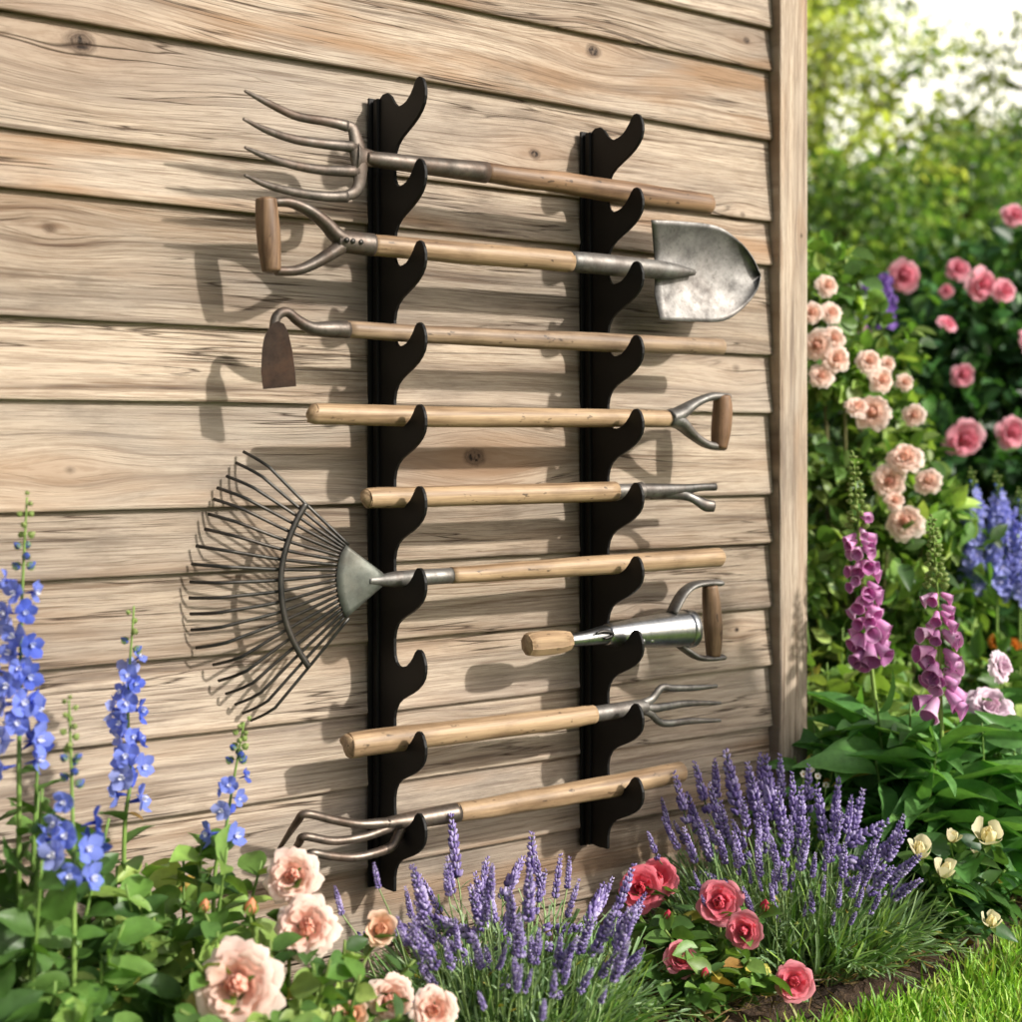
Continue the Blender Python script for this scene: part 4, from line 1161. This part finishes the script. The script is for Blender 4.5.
def foxglove(label, pts, depth, t_b, t_bud, nb, seed, size, side):
    r = np.random.default_rng(seed)
    P0 = [PD(a, b, depth) for a, b in pts]
    base = P0[0].copy(); base[2] = .03
    root = thing('foxglove', label, 'foxglove', base, 'purple foxgloves beyond the corner post')
    gs = G(); P = stem(gs, [base] + P0, .0065, .0014, lin('#7a9448'), m=60); gs.build('stem', STEM, root)
    z0, z1 = P0[0][2], P0[-1][2]
    at = lambda t: P[int(np.argmin(np.abs(P[:, 2] - (z0 + (z1 - z0) * t))))]
    for k in range(nb):
        u = (k + .5) / nb
        tt = t_b[0] + (t_b[1] - t_b[0]) * u
        a = (k % 5 - 2) / 2 * 1.3 + r.normal(0, .25)
        if side == 2: a = (1 if k % 2 else -1) * (.55 + r.random() * 1.1)
        az = math.atan2(-.83, -.45) + a
        out = np.array([math.cos(az), math.sin(az), 0])
        d = unit(out + np.array([0, 0, -.95 + .45 * u + r.normal(0, .25)]) + r.normal(0, .12, 3))
        s = size * (1 - .45 * u) * (0.78 + .4 * r.random()); tt += r.normal(0, .012)
        p = at(tt) + out * (.006 + .012 * r.random() * (1 - u))
        q = Vector(d).to_track_quat('Z', 'Y')
        m = Matrix.Translation(Vector(p)) @ q.to_matrix().to_4x4() @ Matrix.Rotation(-PI / 2, 4, 'Z') @ Matrix.Scale(s, 4)
        place(BELLS[r.integers(0, 3)], 'bell_flower', root, m)
    nbud = 46
    for k in range(nbud):
        u = k / nbud; tt = t_bud[0] + (t_bud[1] - t_bud[0]) * u
        a = k * 2.4; d = unit([math.cos(a), math.sin(a), .25])
        place(GREENBUD, 'bud', root, mat_zdir(at(tt) + d * (.010 * (1 - u) + .002), d, .017 * (1 - .6 * u), 0))
    # rosette and stem leaves
    gl = G(); n = 20
    az = np.arange(n) * 2.39996 + r.random() * 6
    O = np.array([base + np.array([0, 0, .02 + .3 * (i / n)]) for i in range(n)])
    D = np.stack([np.cos(az), np.sin(az), .75 + .4 * r.random(n)], -1)
    N = np.stack([-np.cos(az) * .6, -np.sin(az) * .6, np.ones(n)], -1)
    scatter(gl, T_LANCE, O, D, N, .30 * (1 - .45 * np.arange(n) / n) * (0.85 + .3 * r.random(n)), colmix(r, ['#5a8748', '#6b9a55', '#4c7a3c', '#7aa65c'], n), 1.25)
    gl.build('foliage', LEAF, root)
    return root
foxglove('taller foxglove with a pale bud spire, closest to the corner post', [(884, 770), (874, 690), (864, 600), (858, 520), (853, 452)], 2.86, (.37, .79), (.76, 1.0), 40, 94, .040, 1)
foxglove('shorter foxglove with a thin green bud spire and open lilac bells', [(944, 800), (941, 720), (939, 640), (936, 570), (932, 516)], 2.74, (.35, .74), (.74, 1.0), 32, 95, .042, 2)
for i, (lb, px, dp, h, rad, tm, sz, cs) in enumerate([
    ('dark leafy plant between the two foxgloves', 905, 2.80, .42, .18, T_LANCE, .20, ['#4f7d3e', '#3f6a34', '#6b9a55']),
    ('wide leaved plant behind the cream flowers', 990, 2.86, .44, .20, T_LANCE, .19, ['#4f7d3e', '#446f38', '#6b9a55']),
    ('leafy plant against the corner post foot', 838, 2.92, .40, .14, T_LANCE, .17, ['#4c7a3c', '#5b8744', '#6c9a4a']),
    ('bright green leafy plant behind the foxglove stems', 900, 3.25, .44, .22, T_BROAD, .11, LIGHTG + GREENS[:1]),
    ('bright leafy plant under the lilac pink bloom', 1010, 3.2, .34, .24, T_BROAD, .11, LIGHTG + GREENS[:2]),
    ('leafy plant at the edge of the photo behind the lilac pink bloom', 1090, 3.45, .40, .28, T_BROAD, .11, GREENS + LIGHTG[:2]),
    ('low leafy plant at the lawn edge past the cream flowers', 1120, 2.95, .30, .24, T_OVATE, .09, GREENS),
    ('light green leafy plant below the peach climber', 835, 3.35, .52, .22, T_OVATE, .09, LIGHTG)]):
    broad_plant(lb, GD(px, dp), h, rad, 12, 12, sz, cs, 100 + i, tmpl=tm, group='leafy plants round the corner post', wid=1.15)
flowering('leafy plant with lilac pink ruffled blooms by the edge of the bed', 'phlox_plant', 'flowering plant', GD(1000, 2.95),
          [(992, 706, 2.9, 46, LILAC), (976, 702, 2.92, 24, LILAC), (1003, 666, 2.95, 30, LILAC)], 110, .09, GREENS, [(1000, 740, 2.9), (985, 760, 2.85), (1015, 720, 2.9)], leaves=8)
def dot_flower():
    g = G(); tp = leaf_template(4, .4, .6, -.1, -.1, .6)
    scatter(g, tp, np.zeros((6, 3)), [(math.cos(a), math.sin(a), .3) for a in np.arange(6) * 1.047], np.tile((0, 0, 1.), (6, 1)), 1.0, lin('#f3efe2'))
    sweep(g, [(0, 0, 0), (0, 0, .2)], [.28, .1], None, (1, 0, 0), 6, True, lin('#d8b040'))
    me = g.mesh('flower'); me.materials.append(PETAL); return me
DOT = [dot_flower()]
flowering('sprig of tiny white flowers at the base of the corner post', 'daisy_plant', 'flowering plant', GD(812, 2.72),
          [(804, 774, 2.7, 9, DOT), (811, 770, 2.7, 9, DOT), (818, 776, 2.7, 8, DOT), (835, 762, 2.74, 8, DOT), (826, 785, 2.7, 8, DOT)], 111, .03, LIGHTG, [], leaves=6)
ORANGE = [rose_mesh('flower', 17, lin('#d8701c'), lin('#e88a2c'), lin('#f0a850'))]
flowering('small plant with bright orange flowers behind the lilac pink bloom', 'marigold_plant', 'flowering plant', GD(1003, 3.7),
          [(996, 642, 3.6, 14, ORANGE), (1012, 646, 3.6, 16, ORANGE)], 112, .05, LIGHTG, [(1000, 670, 3.55)], leaves=8)

# ---- shrubs behind: climbing peach rose, pink rose bush, far delphiniums
def shrub(label, name, cat, base, rx, ry, h, nleaf, leafsize, cols, seed, roses=(), tmpl=T_ROSE, group=None, nstem=16, lumps=26, mat=None, clear=0.0):
    """a dense shrub: leaf clumps spread through its volume, shoots inside, blooms on the outside."""
    r = np.random.default_rng(seed)
    base = np.asarray(base, float)
    root = thing(name, label, cat, base, group)
    gs, gf = G(), G()
    C, R = [], []
    for k in range(lumps):
        a = k * 2.39996; z = (k + .5) / lumps
        rr = math.sqrt(max(0.05, 1 - (max(0, z - .45) / .55) ** 2)) * (0.45 + .55 * r.random())
        c = base + np.array([rx * rr * math.cos(a), ry * rr * math.sin(a), clear + (h - clear) * z * (0.9 + .16 * r.random())])
        C.append(c); R.append(min(rx, ry, h) * (0.22 + .2 * r.random()))
    C = np.array(C); R = np.array(R)
    for k in range(0, lumps, max(1, lumps // nstem)):
        stem(gs, [base + np.array([r.normal(0, .04), r.normal(0, .04), 0]), base * .4 + C[k] * .6 + np.array([0, 0, .1]), C[k]], .008, .003, lin('#5b5a38'))
    i = r.integers(0, lumps, nleaf)
    d = rdir(r, nleaf); q = r.random(nleaf) ** .45
    O = C[i] + d * (R[i] * q)[:, None] * np.array([1, 1, .85])
    O[:, 2] = np.maximum(O[:, 2], 0.02)
    D = unit(d + .7 * r.normal(size=(nleaf, 3)) + np.array([0, 0, -.15]))
    N = unit(d * .8 + np.array([0, 0, .7]) + .5 * r.normal(size=(nleaf, 3)))
    tone = (0.75 + .5 * r.random(lumps))[i][:, None]
    scatter(gf, tmpl, O, D, N, leafsize * (0.6 + .7 * r.random(nleaf)), np.clip(colmix(r, cols, nleaf, .2) * tone, 0, 1), 1.0)
    gs.build('stem', STEM, root); gf.build('foliage', mat or LEAF, root)
    for (px, py, dp, dia, ms) in roses:
        p = PD(px, py, dp); rad = dia * .5 * dp / F
        f = unit(np.array([-.5, -.8, .25]) + r.normal(0, .25, 3))
        place(ms[r.integers(0, len(ms))], 'flower', root, mat_zdir(p - f * rad * .4, f, rad, r.random() * 6))
    return root
b = PD(830, 450, 3.75); b[2] = 0
shrub('tall peach climbing rose growing just beyond the corner post', 'climbing_rose', 'rose bush', b + np.array([.08, .05, 0]), .36, .36, 1.38, 5200, .055, LIGHTG + GREENS, 121,
      [(817, 345, 3.4, 27, BLUSH), (832, 312, 3.5, 20, BLUSH), (834, 338, 3.4, 22, BLUSH), (838, 358, 3.4, 26, BLUSH), (822, 375, 3.4, 22, BLUSH), (870, 360, 3.45, 22, BLUSH), (883, 380, 3.45, 24, BLUSH), (888, 363, 3.5, 14, BLUSH),
       (905, 382, 3.5, 16, BLUSH), (872, 412, 3.4, 32, BLUSH), (858, 405, 3.4, 22, BLUSH), (914, 415, 3.45, 20, BLUSH), (905, 455, 3.4, 32, BLUSH), (890, 481, 3.4, 30, BLUSH), (928, 480, 3.4, 24, BLUSH), (905, 521, 3.4, 32, BLUSH), (828, 285, 3.5, 20, BLUSH), (812, 312, 3.4, 20, BLUSH), (895, 500, 3.4, 18, BLUSH)])
b = PD(880, 560, 3.55); b[2] = 0
shrub('rounded leafy shrub under the peach climber', 'shrub', 'shrub', b + np.array([.1, .1, 0]), .34, .32, .86, 3000, .06, GREENS + LIGHTG[:2], 122, tmpl=T_OVATE, group='leafy shrubs in the garden behind')
b = PD(985, 450, 5.1); b[2] = 0
shrub('large dark rose bush dotted with pink blooms', 'rose_bush', 'rose bush', b + np.array([.45, .1, 0]), .95, .8, 1.62, 12000, .075, DARKG + GREENS[:2], 123,
      [(905, 276, 4.6, 30, PINK), (985, 284, 4.5, 32, PINK), (1006, 290, 4.5, 24, PINK), (949, 322, 4.5, 20, PINK), (963, 374, 4.4, 22, PINK), (966, 440, 4.3, 36, PINK), (1013, 432, 4.3, 30, PINK), (1016, 214, 4.7, 24, PINK),
       (958, 268, 4.6, 22, PINK), (870, 341, 4.6, 32, MAGENTA), (946, 290, 4.6, 14, PINK), (1035, 340, 4.4, 28, PINK), (1050, 260, 4.6, 28, PINK), (1060, 420, 4.3, 30, PINK)], nstem=20, lumps=44)
b = PD(1000, 450, 5.7); b[2] = 0
shrub('light green bush rising above the dark rose bush', 'shrub', 'shrub', b + np.array([.7, .1, 0]), .6, .5, 1.98, 6000, .07, LIGHTG, 124, group='leafy shrubs in the garden behind')
b = PD(880, 450, 6.3); b[2] = 0
shrub('dark low shrub behind the peach climber', 'shrub', 'shrub', b, .8, .7, 1.35, 6500, .08, DARKG, 125, group='leafy shrubs in the garden behind')
FB = [delph_flower(s, lin('#8389cc'), lin('#b2b7ea'), lin('#d2d2f0')) for s in (26, 27)]
for i, (lb, px, y0, y1) in enumerate([('bluish delphinium spike nearest the foxgloves, in front of dark leaves', 972, 590, 470), ('middle bluish delphinium spike in front of the dark rose bush', 997, 592, 474), ('bluish delphinium spike cut off by the edge of the photo', 1020, 600, 490)]):
    delphinium(lb, [(px, y0), (px + 1, (y0 + y1) / 2), (px, y1)], 3.6, (0.0, .80), 130 + i, 12, .040, .026, 'bluish delphiniums in front of the dark rose bush', 0, FB, nflow=58)
for i, (lb, px, y0, y1) in enumerate([('blurred violet flower spike behind the climber, beside the pink blooms', 858, 320, 283), ('blurred purple flower spike between climber and dark rose bush', 873, 318, 275)]):
    delphinium(lb, [(px + 12, y0 + 40), (px + 12, y0), (px + 12, y1)], 4.25, (0.35, 1.0), 140 + i, 2, .040, .03, 'purple spikes in the distance', 0, [delph_flower(28 + i, lin('#6a4c9c'), lin('#9a78c4'), lin('#c0a8dc'))], nflow=26)

# ---- trees
def tree_meshes(seed, H, RX, cols, nclump, nper, leaf, lo=0.16):
    r = np.random.default_rng(seed)
    gt, gc = G(), G()
    P = smooth([(0, 0, -.05), (r.normal(0, .06), r.normal(0, .06), H * .3), (r.normal(0, .15), r.normal(0, .15), H * .62), (r.normal(0, .2), r.normal(0, .2), H * .9)], 20)
    sweep(gt, P, np.linspace(H * .028, H * .006, 20), None, (1, 0, 0), 9, True)
    C = []
    for k in range(nclump):
        a = k * 2.39996 + r.normal(0, .3); z = lo + (1 - lo) * ((k + r.random()) / nclump)
        prof = math.sin(PI * min(1, .12 + .86 * ((z - lo) / (1 - lo)) ** .75)) ** .6
        rr = RX * prof * (0.35 + .65 * math.sqrt(r.random())) * (0.85 + .3 * math.sin(a * 2 + seed))
        C.append((rr * math.cos(a), rr * math.sin(a), H * z))
    C = np.array(C)
    for k in range(0, nclump, 4):
        j = int(np.clip((C[k][2] / H - .2) * 22, 3, 17))
        sweep(gt, smooth([P[j], P[j] * .45 + C[k] * .55 + np.array([0, 0, .12]), C[k]], 9), np.linspace(H * .009, H * .0025, 9), None, (.1, .2, 1), 6, True)
    n = nclump * nper
    i = np.repeat(np.arange(nclump), nper)
    cr = (RX * .20 * (0.7 + .7 * r.random(nclump)))[i]
    d = rdir(r, n)
    O = C[i] + d * (cr * r.random(n) ** .5)[:, None] * np.array([1, 1, .7])
    D = unit(d + np.array([0, 0, -.5]) + .8 * r.normal(size=(n, 3)))
    N = unit(d * .5 + np.array([0, 0, .6]) + .7 * r.normal(size=(n, 3)))
    tone = (0.65 + .7 * r.random(nclump))[i][:, None]
    scatter(gc, T_SMALL, O, D, N, leaf * (0.6 + .7 * r.random(n)), np.clip(colmix(r, cols, n, .22) * tone, 0, 1))
    mt = gt.mesh('trunk'); mt.materials.append(BARK)
    mc = gc.mesh('crown'); mc.materials.append(LEAF_FAR)
    return mt, mc
YG = ['#8f9c4c', '#a8b05a', '#76863e', '#bec26c', '#62723a']
TM = [tree_meshes(151, 5.2, 1.9, YG, 120, 90, .075), tree_meshes(152, 4.6, 1.8, YG[:4] + GREENS[:2], 110, 90, .075), tree_meshes(153, 3.4, 1.7, GREENS + LIGHTG[:2], 100, 110, .08, .06)]
def tree(label, px, depth, k, s, rot, name='broadleaf_tree', dx=0):
    b = GD(px, depth)
    root = thing(name, label, 'tree', b, 'trees at the end of the garden')
    for me, nm in zip(TM[k], ('trunk', 'crown')):
        place(me, nm, root, Matrix.Translation(Vector(b)) @ Matrix.Rotation(rot, 4, 'Z') @ Matrix.Scale(s, 4))
    return root
tree('tall yellow green tree right beside the shed post', 700, 10.5, 0, 1.12, .4)
tree('yellow green tree left of the bright gap of sky', 808, 13.5, 1, 1.15, 2.0)
tree('tree below the bright gap of sky, further off', 985, 14.5, 1, .90, 4.1)
tree('low dark tree behind the light green bush', 945, 9.6, 2, .86, 1.1)
tree('low dark tree behind the peach climber', 850, 8.6, 2, .76, 3.0)
tree('dark tree cut off by the edge of the photo', 1060, 10.6, 2, .98, 5.0)
tree('yellow green tree rising past the edge of the photo behind the dark tree', 1130, 12.0, 0, .95, 1.9)
# far hedge across the end of the garden
r = np.random.default_rng(160); g = G()
n = 26000; uu = r.random(n)
A_, B_ = GD(560, 17), GD(1500, 16)
O = A_ + (B_ - A_) * uu[:, None]
hh = 1.7 + .35 * np.sin(uu * 40) + .25 * np.sin(uu * 93 + 1)
O[:, 2] = hh * r.random(n) ** .7; O[:, :2] += r.normal(0, .35, (n, 2))
scatter(g, T_SMALL, O, rdir(r, n), rdir(r, n), .16 * (0.6 + .7 * r.random(n)), colmix(r, DARKG + GREENS, n, .2))
box(g, (0, 0, 0), (.01, .01, .01))
o = g.build('hedge', LEAF_FAR, None, GD(1000, 16.5)); o['kind'] = 'stuff'
tag(o, 'long dark hedge closing the end of the garden', 'hedge')

# unseen small tree added outside the frame to dapple the lower right boards
b = np.array([2.36, -1.02, 0.0])
mt, mc = tree_meshes(171, 1.22, .18, GREENS, 26, 18, .075, .74)
root = thing('shade_tree', 'small unseen tree added so that its leaves dapple the boards', 'tree', b)
for me, nm in ((mt, 'trunk'), (mc, 'crown')):
    place(me, nm, root, Matrix.Translation(Vector(b)))

# ---- lawn grass and litter on the soil
r = np.random.default_rng(180); g = G()
n = 90000
x = .4 + 3.6 * r.random(n); y = -1.7 + 1.35 * r.random(n)
e = bed_edge(x)
keep = y < e + r.normal(0, .018, n)
x, y = x[keep], y[keep]; n = len(x)
O = np.stack([x, y, np.zeros(n) - .004], -1)
D = np.stack([r.normal(0, .35, n), r.normal(0, .35, n), np.ones(n)], -1)
scatter(g, T_GRASS, O, D, rdir(r, n) * np.array([1, 1, .1]), .036 * (0.5 + .9 * r.random(n)), colmix(r, ['#7fac3c', '#92bc48', '#6c9834', '#a8c85c', '#5c862c', '#a8ac60'], n, .15), 1.3)
o = g.build('grass', LEAF, None, (2, -.8, 0)); o['kind'] = 'stuff'
tag(o, 'short bright green lawn grass along the bed', 'grass')
g = G(); n = 2600
x = .4 + 2.8 * r.random(n); y = bed_edge(x) + .03 + .3 * r.random(n) ** 1.5
O = np.stack([x, y, .04 + .015 * r.random(n)], -1)
scatter(g, T_BLADE, O, rdir(r, n) * np.array([1, 1, .25]), rdir(r, n), .045 * (0.4 + r.random(n)), colmix(r, ['#8a7350', '#6b543a', '#a58d62', '#4a3a28'], n, .2), 1.4)
o = g.build('litter', LEAF, None, (2, -.3, 0)); o['kind'] = 'stuff'
tag(o, 'dry straw and leaf litter on the bare soil', 'litter')
